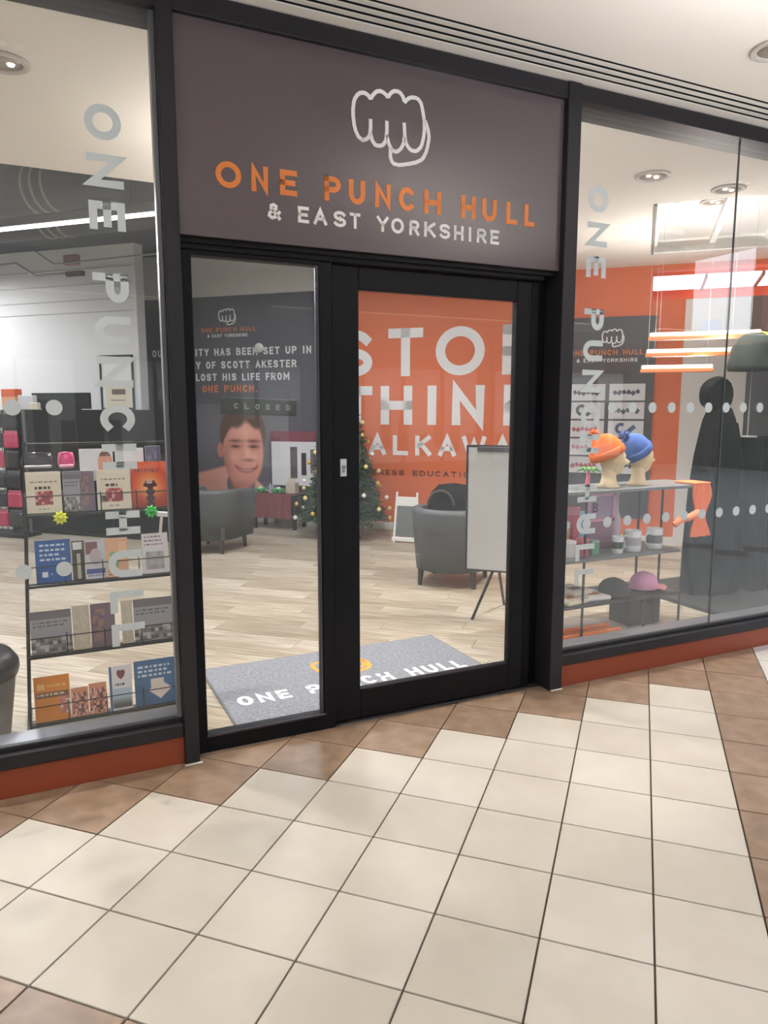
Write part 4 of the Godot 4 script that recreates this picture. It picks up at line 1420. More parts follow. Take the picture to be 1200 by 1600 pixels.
func middle_things() -> void:
	var s: SurfaceTool
	tub_chair("grey tub chair seen from behind in front of the dark banner", ufr(-2.70, 0, -4.38))
	tub_chair("grey tub chair seen from behind beside the flip chart easel", ufr(0.25, 0, -3.75))
	# dark bag on the right chair
	var t := thing("shoulder_bag", "dark brown bag lying on the tub chair beside the easel", "bag", ufr(0.24, 0.425, -3.80))
	s = S()
	lathe(s, [Vector2(0, 0), Vector2(0.2, 0), Vector2(0.25, 0.06), Vector2(0.25, 0.24), Vector2(0.21, 0.40), Vector2(0.14, 0.47), Vector2(0.0, 0.49)], Vector3.ZERO, 22, 1.0, 0.62)
	obj("body", s, M(C(24, 19, 19), 0.8, 0.0, 0.2), t)
	s = S()
	var pts := []
	for k in 9:
		var a := PI * k / 8.0
		pts.append(Vector3(-0.12 * cos(a) - 0.08, 0.30 + 0.13 * sin(a), 0.15))
	path_tube(s, pts, 0.012)
	obj("strap", s, M(C(70, 54, 48), 0.5), t)
	# flip chart easel
	t = thing("flip_chart", "white flip chart easel with a black frame behind the door glass", "easel", ufr(0.92, 0, -2.72))
	s = S()
	cbox(s, Vector3(0, 0.84, 0), Vector3(0.60, 0.94, 0.018), 0.003)
	obj("board", s, M(C(226, 228, 228), 0.3), t)
	s = S()
	cbox(s, Vector3(-0.307, 0.84, 0), Vector3(0.016, 0.96, 0.026), 0.003)
	cbox(s, Vector3(0.307, 0.84, 0), Vector3(0.016, 0.96, 0.026), 0.003)
	cbox(s, Vector3(0, 1.312, 0), Vector3(0.62, 0.018, 0.026), 0.003)
	cbox(s, Vector3(0, 0.366, 0), Vector3(0.62, 0.014, 0.026), 0.003)
	obj("frame", s, M(C(44, 46, 50), 0.4), t)
	s = S()
	cbox(s, Vector3(0.02, 1.29, 0.016), Vector3(0.5, 0.04, 0.018), 0.004)
	obj("clip_bar", s, M(C(110, 112, 116), 0.35, 0.5), t)
	for e: Array in [[-0.10, 0.36, 0.0, -0.23, 0.11], [0.10, 0.36, 0.0, 0.23, 0.11], [-0.06, 0.4, -0.02, -0.075, -0.40]]:
		s = S()
		tube(s, Vector3(e[0], e[1], e[2]), Vector3(e[3], 0.0, e[4]), 0.012, 0.011, 8)
		obj("leg", s, M(C(58, 58, 62), 0.4, 0.4), t)
	s = S()
	tube(s, Vector3(0, 1.2, -0.014), Vector3(-0.06, 0.38, -0.03), 0.01)
	obj("strut", s, M(C(58, 58, 62), 0.4, 0.4), t)
	# small white A-frame board
	t = thing("chalk_board", "small white A-frame board with a grey panel beside the Christmas tree", "board", ufr(-0.755, 0, -5.55))
	var wm := M(C(228, 228, 224), 0.5)
	s = S()
	for x: float in [-0.125, 0.125]:
		tube(s, Vector3(x * 1.15, 0.0, 0.07), Vector3(x, 0.60, 0.0), 0.016, 0.014, 8)
		tube(s, Vector3(x * 1.15, 0.0, -0.1), Vector3(x, 0.54, -0.005), 0.012, 0.012, 8)
	obj("frame_post", s, wm, t)
	s = S()
	cbox(s, Vector3(0, 0.49, 0.012), Vector3(0.25, 0.11, 0.02), 0.004)
	cbox(s, Vector3(0, 0.04, 0.065), Vector3(0.34, 0.05, 0.03), 0.006)
	obj("rail", s, wm, t)
	s = S()
	cbox(s, Vector3(0, 0.26, 0.035), Vector3(0.24, 0.38, 0.012), 0.003, Transform3D(Basis(Vector3.RIGHT, -0.1), Vector3(0, 0, 0.02)))
	obj("panel", s, M(C(108, 112, 112), 0.4), t)
	christmas_tree()
	# low table with a dark red cloth, and what stands on it
	t = thing("low_table", "low table with a dark red cloth by the back wall", "table", ufr(-2.70, 0, -6.02))
	s = S()
	cbox(s, Vector3(0, 0.445, 0), Vector3(0.66, 0.03, 0.36), 0.004)
	obj("table_top", s, M(C(46, 38, 40), 0.4), t)
	for x: float in [-0.29, 0.29]:
		for z: float in [-0.14, 0.14]:
			s = S()
			cbox(s, Vector3(x, 0.215, z), Vector3(0.045, 0.43, 0.045), 0.004)
			obj("leg", s, M(C(44, 40, 44), 0.5), t)
	t = thing("table_cloth", "dark red cloth hanging over the front of the low table", "cloth", ufr(-2.72, 0, -6.02))
	s = S()
	cbox(s, Vector3(0, 0.464, 0), Vector3(0.58, 0.008, 0.39), 0.003)
	for k in 24:
		var a := -0.29 + k * 0.0242
		var z0 := 0.192 + 0.012 * sin(k * 1.3)
		var z1 := 0.192 + 0.012 * sin((k + 1) * 1.3)
		quad(s, Vector3(a, 0.15, z0 + 0.01), Vector3(a + 0.0242, 0.15, z1 + 0.01), Vector3(a + 0.0242, 0.466, 0.193), Vector3(a, 0.466, 0.193))
		quad(s, Vector3(a + 0.0242, 0.15, z1 + 0.004), Vector3(a, 0.15, z0 + 0.004), Vector3(a, 0.466, 0.187), Vector3(a + 0.0242, 0.466, 0.187))
	obj("cloth", s, M(C(118, 52, 56), 0.8), t)
	t = thing("display_board", "white display board with a maroon header behind the low table", "board", ufr(-2.50, 0, -6.29))
	s = S()
	cbox(s, Vector3(0, 0.84, 0), Vector3(0.88, 0.60, 0.03), 0.004)
	obj("board", s, M(C(224, 224, 226), 0.6), t)
	s = S()
	cbox(s, Vector3(0, 1.21, 0), Vector3(0.90, 0.14, 0.034), 0.004)
	obj("header", s, M(C(128, 56, 72), 0.6), t)
	for x: float in [-0.41, 0.41]:
		s = S()
		cbox(s, Vector3(x, 0.62, -0.025), Vector3(0.03, 1.24, 0.02), 0.003)
		obj("leg", s, M(C(60, 60, 66), 0.5), t)
	for e: Array in [[-0.10, 0.86, 0.10, 0.42, 90], [0.05, 0.84, 0.07, 0.30, 62], [0.20, 0.88, 0.10, 0.32, 120], [0.35, 0.80, 0.07, 0.24, 84]]:
		s = S()
		cbox(s, Vector3(e[0], e[1], 0.018), Vector3(e[2], e[3], 0.012), 0.002)
		obj("poster", s, M(C(e[4], e[4] - 14, e[4] - 10), 0.6), t)
	for k in 2:
		t = thing("green_bow", ["green bow with a pale centre at the left of the low table", "green bow with a pale centre at the right of the low table"][k], "bow", ufr([-2.93, -2.66][k], 0.469, -5.93), "green bows on the low table")
		s = S()
		for q in 7:
			var a := TAU * q / 7.0
			var d := Vector3(cos(a), 0.0, sin(a))
			tube(s, Vector3(0, 0.03, 0) + d * 0.01, Vector3(0, 0.055, 0) + d * 0.065, 0.018, 0.022, 8)
			tube(s, Vector3(0, 0.055, 0) + d * 0.065, Vector3(0, 0.02, 0) + d * 0.08, 0.022, 0.012, 8)
		obj("loops", s, M(C(60, 150, 84), 0.35), t)
		s = S()
		lathe(s, [Vector2(0, 0), Vector2(0.03, 0.005), Vector2(0.036, 0.05), Vector2(0.02, 0.085), Vector2(0, 0.09)], Vector3.ZERO, 12)
		obj("knot", s, M(C(190, 226, 190), 0.4), t)
	t = thing("silver_ornament", "silver white ornament between the two green bows", "ornament", ufr(-2.80, 0.469, -5.98))
	s = S()
	for q in 10:
		var d := Vector3(rng.randf_range(-1, 1), rng.randf_range(0.3, 1.2), rng.randf_range(-1, 1)).normalized()
		tube(s, Vector3(0, 0.015, 0), Vector3(0, 0.015, 0) + d * 0.11, 0.014, 0.004, 6)
	obj("spikes", s, M(C(206, 210, 222), 0.25, 0.3), t)
	s = S()
	lathe(s, [Vector2(0, 0), Vector2(0.035, 0), Vector2(0.03, 0.02), Vector2(0, 0.025)], Vector3.ZERO, 12)
	obj("base", s, M(C(180, 184, 196), 0.3, 0.3), t)
	t = thing("cardboard_box", "small pale cardboard box at the right end of the low table", "box", ufr(-2.52, 0.469, -6.05))
	s = S()
	cbox(s, Vector3(0, 0.07, 0), Vector3(0.14, 0.14, 0.12), 0.003)
	obj("box", s, M(C(190, 178, 164), 0.7), t)
	s = S()
	cbox(s, Vector3(-0.03, 0.16, -0.055), Vector3(0.13, 0.06, 0.004), 0.001)
	obj("flap", s, M(C(200, 188, 174), 0.7), t)
	# closed sign on its cord
	t = thing("closed_sign", "small black CLOSED sign hanging on cords inside the side light", "sign", Transform3D(Basis(), Vector3(0.352, 1.60, -0.105)))
	s = S()
	cbox(s, Vector3.ZERO, Vector3(0.356, 0.076, 0.008), 0.002, Transform3D(Basis(Vector3.BACK, -0.035), Vector3.ZERO))
	obj("board", s, M(C(40, 46, 44), 0.5), t)
	s = S()
	for k in 6:
		letter(s, "CLOSED"[k], Vector3(-0.118 + k * 0.049, -0.008 - 0.0017 * k, 0.004), Vector3.RIGHT, Vector3.UP, 0.02, 0.025, 0.005, 0.001)
	obj("lettering", s, M(C(150, 154, 150), 0.5), t)
	s = S()
	path_tube(s, [Vector3(-0.155, 0.042, 0), Vector3(0.0, 0.255, 0), Vector3(0.155, 0.032, 0)], 0.0016, 5)
	obj("cord", s, M(C(60, 62, 62), 0.6), t)
	t = thing("suction_hook", "clear suction hook on the side light holding the CLOSED sign", "hook", Transform3D(Basis(), Vector3(0.353, 1.865, -0.0885)))
	s = S()
	lathe(s, [Vector2(0, -0.016), Vector2(0.008, -0.014), Vector2(0.012, -0.006), Vector2(0.021, -0.001), Vector2(0.021, 0.0), Vector2(0, 0.0)], Vector3.ZERO, 18)
	var hk := obj("cup", s, M(C(190, 194, 194), 0.3), t, Transform3D(Basis(Vector3.RIGHT, PI / 2), Vector3.ZERO))
	hk.set_meta("label", "clear cup")
	s = S()
	path_tube(s, [Vector3(0, 0, -0.016), Vector3(0, -0.008, -0.02), Vector3(0, -0.016, -0.0165), Vector3(0, -0.012, -0.012)], 0.002, 5)
	obj("hook", s, M(C(150, 154, 154), 0.3), t)
	# entrance mat
	t = thing("door_mat", "grey entrance mat with white lettering and an orange fist", "mat", Transform3D(Basis(), Vector3(1.045, 0, -0.68)))
	s = S()
	cbox(s, Vector3(0, 0.005, 0), Vector3(1.6, 0.01, 0.93), 0.003)
	var pile := tri_mat(C(146, 150, 158), noise_tex(0.06, 256, 256, Color(0.72, 0.72, 0.74), Color(1, 1, 1), 91), Vector3(2.5, 2.5, 2.5), 0.95)
	obj("pile", s, pile, t)
	s = S()
	for e: Array in [[-0.81, -0.475, 0.81, -0.455], [-0.81, 0.455, 0.81, 0.475], [-0.81, -0.475, -0.79, 0.475], [0.79, -0.475, 0.81, 0.475]]:
		span(s, Vector3(e[0], 0.0, e[1]), Vector3(e[2], 0.007, e[3]), 0.002)
	obj("rubber_edge", s, M(C(92, 94, 98), 0.8), t)
	s = S()
	text(s, "ONE PUNCH HULL", Vector3(-0.725, 0.010, 0.185), Vector3.RIGHT, Vector3.FORWARD, 1.43, 0.125, 0.026, 0.001)
	obj("lettering", s, M(C(226, 228, 230), 0.9), t)
	s = S()
	fist(s, Vector3(-0.17, 0.010, -0.02), Vector3.RIGHT, Vector3.FORWARD, 0.88, 0.028, 0.001)
	obj("fist_emblem", s, M(C(206, 150, 60), 0.9), t)

func christmas_tree() -> void:
	var t := thing("christmas_tree", "green Christmas tree with gold and white baubles behind the door frame", "tree", ufr(-1.62, 0, -5.64))
	var s := S()
	for k in 3:
		var a := TAU * k / 3.0 + 0.4
		tube(s, Vector3(0, 0.12, 0), Vector3(cos(a) * 0.3, 0.01, sin(a) * 0.3), 0.014, 0.012)
	obj("stand", s, M(C(50, 52, 50), 0.5), t)
	s = S()
	tube(s, Vector3(0, 0.06, 0), Vector3(0, 1.9, 0), 0.028, 0.008, 10)
	obj("trunk", s, M(C(78, 62, 46), 0.8), t)
	var g := RandomNumberGenerator.new()
	g.seed = 5
	var greens := [M(C(52, 78, 50), 0.7), M(C(72, 98, 64), 0.7), M(C(38, 62, 44), 0.7)]
	var tools := [S(), S(), S()]
	var rad := func(y: float) -> float: return 0.62 * pow(1.0 - (y - 0.2) / 1.82, 0.9)
	for k in 900:
		var y := 0.22 + 1.72 * pow(g.randf(), 1.35)
		var a := g.randf() * TAU
		var r: float = rad.call(y)
		var out := Vector3(cos(a), 0, sin(a))
		var base := out * r * 0.25 + Vector3(0, y + 0.06, 0)
		var tip := out * r * g.randf_range(0.75, 0.95) + Vector3(0, y - 0.05 + g.randf() * 0.05, 0)
		var st: SurfaceTool = tools[k % 3]
		tube(st, base, tip, 0.012, 0.004, 4, false)
		for q in 9:
			var f := 0.3 + 0.08 * q
			var p: Vector3 = base.lerp(tip, f)
			var d: Vector3 = ((tip - base).normalized() * 0.6 + Vector3(g.randf_range(-1, 1), g.randf_range(-0.6, 0.9), g.randf_range(-1, 1)).normalized() * 0.9).normalized()
			tube(st, p, p + d * 0.085, 0.010, 0.0, 3, false)
	for k in 3:
		var o := obj("foliage", tools[k], greens[k], t)
		o.set_meta("kind", "stuff")
	# baubles hang on it: each a thing
	s = S()
	var prof := []
	for i in 9:
		var a := -PI / 2 + PI * i / 8.0
		prof.append(Vector2(0.026 * cos(a), 0.026 * sin(a)))
	lathe(s, prof, Vector3.ZERO, 14)
	var ball := mesh_of(s)
	s = S()
	tube(s, Vector3(0, 0.0245, 0), Vector3(0, 0.036, 0), 0.008, 0.007, 8)
	var cap := mesh_of(s)
	var kinds := [["gold", M(C(222, 186, 84), 0.25, 0.4)], ["pearl white", M(C(232, 230, 220), 0.3)], ["pale yellow", M(C(240, 220, 140), 0.3)]]
	for k in 60:
		var y := 0.26 + 1.55 * pow((k + 0.5) / 60.0, 1.25)
		var a := k * 2.399
		var r: float = rad.call(y) * 1.0 + 0.02
		var kd: Array = kinds[k % 3]
		var b := thing("bauble", "shiny %s bauble hanging on the Christmas tree" % kd[0], "bauble", ufr(-1.62, 0, -5.64) * Transform3D(Basis(), Vector3(cos(a) * r, y, sin(a) * r)), "%s baubles on the Christmas tree" % kd[0])
		put("ball", ball, kd[1], b)
		put("cap", cap, M(C(190, 176, 130), 0.3, 0.7), b)

# ---------------------------------------------------------------- right window
func head_mesh() -> ArrayMesh:   # display head looking along +x, base at the origin, 0.29 tall
	var s := S()
	var n := 36
	var m := 26
	var P := func(i: int, j: int) -> Vector3:
		var th := TAU * i / n
		var ph := -PI / 2 + PI * j / m
		var d := Vector3(cos(ph) * cos(th), sin(ph), -cos(ph) * sin(th))
		var p := Vector3(d.x * 0.092, d.y * 0.118, d.z * 0.074)
		# narrower jaw, flat face, features
		var low := clampf(-d.y, 0.0, 1.0)
		p.z *= 1.0 - 0.35 * low * low
		p.x *= 1.0 - 0.06 * low if d.x > 0.0 else 1.0 - 0.25 * low
		var fx := maxf(0.0, d.x)
		p.x += 0.046 * exp(-pow(d.z / 0.15, 2) - pow((d.y + 0.16) / 0.16, 2)) * fx   # nose
		p.x += 0.008 * exp(-pow(d.z / 0.5, 2) - pow((d.y - 0.24) / 0.10, 2)) * fx   # brow
		p.x -= 0.012 * (exp(-pow((d.z - 0.33) / 0.14, 2)) + exp(-pow((d.z + 0.33) / 0.14, 2))) * exp(-pow((d.y - 0.05) / 0.10, 2)) * fx
		p.x += 0.010 * exp(-pow(d.z / 0.25, 2) - pow((d.y + 0.48) / 0.07, 2)) * fx   # lips
		p.x += 0.024 * exp(-pow(d.z / 0.3, 2) - pow((d.y + 0.76) / 0.13, 2)) * fx   # chin
		p.z += signf(d.z) * 0.014 * exp(-pow((d.x + 0.1) / 0.16, 2) - pow((d.y + 0.05) / 0.22, 2)) * absf(d.z)   # ears
		return p + Vector3(0.012, 0.195, 0)
	for j in m:
		for i in n:
			s.set_smooth_group(4)
			var a: Vector3 = P.call(i, j)
			var b: Vector3 = P.call(i + 1, j)
			var c: Vector3 = P.call(i + 1, j + 1)
			var d: Vector3 = P.call(i, j + 1)
			if j > 0:
				tri(s, a, b, c)
			if j < m - 1:
				tri(s, a, c, d)
	lathe(s, [Vector2(0, 0), Vector2(0.075, 0), Vector2(0.078, 0.008), Vector2(0.06, 0.03), Vector2(0.05, 0.07), Vector2(0.052, 0.13)], Vector3(-0.008, 0, 0), 24, 1.0, 0.92)
	return mesh_of(s)

func beanie(label: String, f: Transform3D, c: Color) -> void:
	var t := thing("knitted_hat", label, "hat", f, "knitted hats on display heads")
	var s := S()
	var n := 44
	for k in 8:
		for i in n:
			s.set_smooth_group(5)
			var q := func(ii: int, kk: int) -> Vector3:
				var a := TAU * ii / n
				var e := kk / 8.0
				var r := cos(e * PI * 0.5) * (1.0 + 0.035 * cos(ii * PI)) + 0.02
				return Vector3(cos(a) * 0.107 * r, 0.135 * sin(e * PI * 0.5), -sin(a) * 0.09 * r)
			quad(s, q.call(i, k), q.call(i + 1, k), q.call(i + 1, k + 1), q.call(i, k + 1))
	obj("crown", s, M(c, 0.95), t)
	s = S()
	var ring := []
	for k in 9:
		var a := TAU * k / 8.0
		ring.append(Vector2(0.108 + 0.011 * cos(a), 0.022 + 0.026 * sin(a)))
	lathe(s, ring, Vector3(0, -0.012, 0), 32, 1.0, 0.86)
	obj("turn_up", s, M(c.darkened(0.06), 0.95), t)
	s = S()
	var g := RandomNumberGenerator.new()
	g.seed = 3
	for k in 70:
		var d := Vector3(g.randf_range(-1, 1), g.randf_range(-0.6, 1), g.randf_range(-1, 1)).normalized()
		tube(s, d * 0.004, d * 0.034, 0.006, 0.003, 4)
	obj("pompom", s, M(c.lightened(0.08), 0.95), t, Transform3D(Basis(), Vector3(-0.03, 0.155, 0)))

func cap_hat(label: String, f: Transform3D, c: Color, brim: Color) -> void:
	var t := thing("baseball_cap", label, "cap", f, "baseball caps on the bottom shelf")
	var s := S()
	lathe(s, [Vector2(0.098, 0.0), Vector2(0.1, 0.03), Vector2(0.092, 0.07), Vector2(0.07, 0.1), Vector2(0.035, 0.118), Vector2(0, 0.122)], Vector3.ZERO, 26, 1.08, 0.9)
	obj("crown", s, M(c, 0.7), t)
	s = S()
	var n := 14
	for k in n:
		s.set_smooth_group(6)
		var e := func(kk: int, rr: float, y: float) -> Vector3:
			var a := lerpf(-1.15, 1.15, float(kk) / n)
			return Vector3(0.055 + rr * cos(a), y - 0.018 * pow(sin(a), 2) - 0.1 * maxf(0.0, rr - 0.1), rr * 0.86 * sin(a))
		quad(s, e.call(k + 1, 0.055, 0.02), e.call(k, 0.055, 0.02), e.call(k, 0.125, 0.016), e.call(k + 1, 0.125, 0.016))
		quad(s, e.call(k, 0.055, 0.014), e.call(k + 1, 0.055, 0.014), e.call(k + 1, 0.125, 0.011), e.call(k, 0.125, 0.011))
		quad(s, e.call(k, 0.125, 0.011), e.call(k + 1, 0.125, 0.011), e.call(k + 1, 0.125, 0.016), e.call(k, 0.125, 0.016))
	obj("peak", s, M(brim, 0.7), t)
	s = S()
	lathe(s, [Vector2(0.009, 0.118), Vector2(0.008, 0.126), Vector2(0, 0.128)], Vector3.ZERO, 10)
	obj("button", s, M(brim, 0.7), t)

func mug(label: String, at: Vector3, r: float, h: float, band: Color, flip: float) -> void:
	var t := thing("mug", label, "mug", Transform3D(Basis(), at), "mugs on the middle shelf")
	var s := S()
	lathe(s, [Vector2(0, 0), Vector2(r * 0.94, 0), Vector2(r, 0.006), Vector2(r, h), Vector2(r * 0.93, h), Vector2(r * 0.92, 0.01), Vector2(0, 0.01)], Vector3.ZERO, 22)
	obj("body", s, M(C(226, 228, 230), 0.25), t)
	s = S()
	lathe(s, [Vector2(r * 1.01, h * 0.3), Vector2(r * 1.012, h * 0.7)], Vector3.ZERO, 22)
	obj("print", s, M(band, 0.4), t)
	s = S()
	var pts := []
	for k in 8:
		var a := -PI / 2 + PI * k / 7.0
		pts.append(Vector3(flip * (r + 0.03 * cos(a)), h * 0.5 + h * 0.3 * sin(a), 0))
	path_tube(s, pts, 0.006)
	obj("handle", s, M(C(226, 228, 230), 0.25), t)

func right_window_display() -> void:
	var blk := M(C(38, 38, 40), 0.45)
	var gsh := M(C(116, 120, 120), 0.35)
	var t := thing("display_shelves", "three-tier display shelves with thin black legs inside the right window", "shelves", Transform3D(Basis(), Vector3(2.40, 0, -0.80)))
	var s := S()
	for e: Array in [[1.03, 1.46, "shelf"], [0.565, 1.22, "shelf"], [0.245, 1.24, "shelf"]]:
		s = S()
		cbox(s, Vector3(e[1] / 2, e[0], 0), Vector3(e[1], 0.022, 0.40), 0.003)
		obj("shelf", s, gsh if e[0] > 0.5 else M(C(60, 62, 64), 0.4), t)
	for e: Array in [[0.34, 0.185, 1.03], [0.925, 0.17, 0.245], [1.27, 0.17, 0.245], [0.06, 0.185, 1.03], [0.34, -0.185, 1.03], [1.18, -0.185, 1.03], [1.42, -0.185, 1.03]]:
		s = S()
		tube(s, Vector3(e[0], 0, e[1]), Vector3(e[0], e[2], e[1]), 0.009, 0.009, 8)
		obj("leg", s, blk, t)
	s = S()
	tube(s, Vector3(1.24, 0.247, 0.17), Vector3(1.275, 0.247, 0.17), 0.008)
	tube(s, Vector3(1.2, 0.565, -0.185), Vector3(1.2, 0.575, 0.0), 0.008)
	obj("bracket", s, blk, t)
	# display heads and hats
	var hm := head_mesh()
	var skin := M(C(232, 208, 166), 0.7)
	var lab := ["cream display head under the orange knitted hat", "cream display head under the blue knitted hat"]
	for k in 2:
		var f := Transform3D(Basis(Vector3.UP, [-0.35, -0.05][k]), Vector3([3.05, 3.36][k], 1.041, [-0.74, -0.78][k]))
		var h := thing("mannequin_bust", lab[k], "mannequin head", f, "display heads on the top shelf")
		put("head", hm, skin, h)
		beanie(["orange knitted hat with a bobble on the left display head", "blue knitted hat with a bobble on the right display head"][k], f * Transform3D(Basis(Vector3.BACK, [0.42, 0.55][k]).scaled(Vector3.ONE * 1.1), Vector3([-0.024, -0.034][k], 0.232, 0)), [C(238, 116, 48), C(72, 104, 172)][k])
	# little palm
	t = thing("toy_palm", "small toy palm with green fronds and pink stem on the top shelf", "toy", Transform3D(Basis(), Vector3(2.83, 1.041, -0.72)))
	s = S()
	tube(s, Vector3(0, 0.0, 0), Vector3(0.01, 0.13, 0), 0.018, 0.01)
	obj("stem", s, M(C(226, 120, 136), 0.5), t)
	s = S()
	for k in 7:
		var a := TAU * k / 7.0
		var d := Vector3(cos(a), 0.25, sin(a))
		tube(s, Vector3(0.01, 0.13, 0), Vector3(0.01, 0.13, 0) + d * 0.045, 0.008, 0.014, 6)
		tube(s, Vector3(0.01, 0.13, 0) + d * 0.045, Vector3(0.01, 0.115, 0) + Vector3(d.x, 0, d.z) * 0.09, 0.014, 0.0, 6)
	obj("fronds", s, M(C(120, 176, 104), 0.5), t)
	# middle shelf: pink frame, colourful boxes, mugs
	t = thing("pink_frame", "pink picture frame on the middle shelf behind the letters", "picture", Transform3D(Basis(), Vector3(3.085, 0.576, -0.86)))
	s = S()
	for e: Array in [[-0.13, 0.2, -0.105, 0.41], [0.105, 0.2, 0.13, 0.41], [-0.13, 0.2, 0.13, 0.225], [-0.13, 0.385, 0.13, 0.41]]:
		span(s, Vector3(e[0], e[1], -0.01), Vector3(e[2], e[3], 0.01), 0.003)
	obj("frame", s, M(C(226, 160, 190), 0.4), t)
	s = S()
	span(s, Vector3(-0.11, 0.21, -0.008), Vector3(0.11, 0.39, 0.002), 0.0)
	obj("picture", s, M(C(178, 150, 176), 0.5), t)
	s = S()
	text(s, "B", Vector3(-0.075, 0.27, 0.002), Vector3.RIGHT, Vector3.UP, 0.05, 0.07, 0.014, 0.002)
	obj("print", s, M(C(110, 70, 100), 0.5), t)
	s = S()
	cbox(s, Vector3(0, 0.1, -0.01), Vector3(0.24, 0.2, 0.05), 0.006)
	obj("stand_box", s, M(C(150, 110, 130), 0.5), t)
	var boxes := [[2.66, 0.08, 0.30, C(150, 96, 84), "tall brown"], [2.755, 0.07, 0.22, C(214, 150, 110), "peach"], [2.84, 0.07, 0.33, C(196, 80, 96), "tall red"], [2.68, 0.07, 0.12, C(222, 216, 214), "short white"], [2.79, 0.07, 0.13, C(206, 70, 92), "short red"], [2.90, 0.08, 0.10, C(92, 150, 120), "short green"], [2.96, 0.05, 0.28, C(110, 170, 200), "blue"]]
	for k in boxes.size():
		var b: Array = boxes[k]
		t = thing("gift_box", "%s gift box on the middle display shelf" % b[4], "box", Transform3D(Basis(Vector3.UP, 0.1 * (k % 3)), Vector3(b[0], 0.576, [-0.86, -0.86, -0.86, -0.70, -0.70, -0.72, -0.88][k])), "small gift boxes on the middle shelf")
		s = S()
		cbox(s, Vector3(0, b[2] * 0.4, 0), Vector3(b[1], b[2] * 0.8, 0.06), 0.004)
		obj("body", s, M(b[3], 0.5), t)
		s = S()
		cbox(s, Vector3(0, b[2] * 0.9, 0), Vector3(b[1] * 1.04, b[2] * 0.2, 0.064), 0.004)
		obj("lid", s, M((b[3] as Color).lightened(0.3), 0.5), t)
	mug("white mug with a grey print, left of two on the middle shelf", Vector3(3.25, 0.576, -0.70), 0.062, 0.15, C(186, 184, 190), -1.0)
	mug("white mug with a dark grey print, right of two on the middle shelf", Vector3(3.46, 0.576, -0.70), 0.058, 0.15, C(120, 122, 124), -1.0)
	mug("small grey mug with a dark print beside the white mugs", Vector3(3.09, 0.576, -0.68), 0.04, 0.12, C(90, 104, 100), 1.0)
	t = thing("white_bottle", "slim white bottle standing behind the two white mugs", "bottle", Transform3D(Basis(), Vector3(3.275, 0.576, -0.9)))
	s = S()
	lathe(s, [Vector2(0, 0), Vector2(0.035, 0), Vector2(0.038, 0.02), Vector2(0.036, 0.2), Vector2(0.016, 0.27), Vector2(0.014, 0.40), Vector2(0, 0.40)], Vector3.ZERO, 18)
	obj("glass", s, M(C(226, 206, 216), 0.3), t)
	s = S()
	lathe(s, [Vector2(0.017, 0.385), Vector2(0.018, 0.43), Vector2(0, 0.432)], Vector3.ZERO, 14)
	obj("stopper", s, M(C(232, 222, 226), 0.4), t)
	# bottom shelf: folded tops and caps
	for k in 3:
		t = thing("folded_shirt", ["cream folded shirt at the front of the bottom shelf", "white folded shirt in the middle of the bottom shelf", "pale folded shirt lying on the other shirts"][k], "shirt", Transform3D(Basis(Vector3.UP, [0.1, -0.12, 0.2][k]), Vector3([2.70, 2.92, 2.80][k], [0.256, 0.256, 0.292][k], [-0.72, -0.74, -0.80][k])), "folded shirts on the bottom shelf")
		s = S()
		cbox(s, Vector3(0, 0.017, 0), Vector3(0.2, 0.034, 0.22), 0.012)
		obj("fabric", s, M([C(226, 218, 190), C(232, 230, 226), C(220, 208, 190)][k], 0.9), t)
		s = S()
		cbox(s, Vector3(0, 0.036, 0.02), Vector3(0.1, 0.004, 0.06), 0.001)
		obj("print", s, M([C(150, 100, 70), C(176, 100, 60), C(120, 90, 80)][k], 0.8), t)
	cap_hat("black baseball cap in front of the pink cap", Transform3D(Basis(Vector3.UP, -0.5), Vector3(3.09, 0.27, -0.70)), C(54, 56, 60), C(44, 46, 50))
	cap_hat("pink and orange baseball cap on the bottom shelf", Transform3D(Basis(Vector3.UP, -0.15), Vector3(3.42, 0.275, -0.74)), C(226, 160, 196), C(230, 150, 150))
	t = thing("black_crate", "low black crate at the right end of the bottom shelf", "crate", Transform3D(Basis(), Vector3(3.42, 0.0, -0.82)))
	s = S()
	cbox(s, Vector3(0, 0.115, 0), Vector3(0.30, 0.23, 0.22), 0.006)
	obj("body", s, M(C(52, 50, 58), 0.6), t)
	s = S()
	cbox(s, Vector3(0, 0.18, 0.112), Vector3(0.1, 0.025, 0.004), 0.001)
	obj("handle_slot", s, M(C(24, 24, 26), 0.7), t)
	t = thing("orange_tray", "flat orange tray on the floor under the display shelves", "tray", Transform3D(Basis(), Vector3(2.86, 0, -0.70)))
	s = S()
	cbox(s, Vector3(0, 0.012, 0), Vector3(0.52, 0.024, 0.14), 0.005)
	obj("base", s, M(C(232, 120, 56), 0.5), t)
	s = S()
	for e: Array in [[0, 0.064, 0.52, 0.012], [0, -0.064, 0.52, 0.012]]:
		cbox(s, Vector3(e[0], 0.034, e[1]), Vector3(e[2], 0.022, e[3]), 0.003)
	obj("rim", s, M(C(240, 136, 70), 0.5), t)
	# orange scarf over the end of the top shelf
	t = thing("orange_scarf", "bright orange scarf hanging over the right end of the top shelf", "scarf", Transform3D(Basis(), Vector3(3.79, 1.042, -0.62)))
	s = S()
	var N := 16
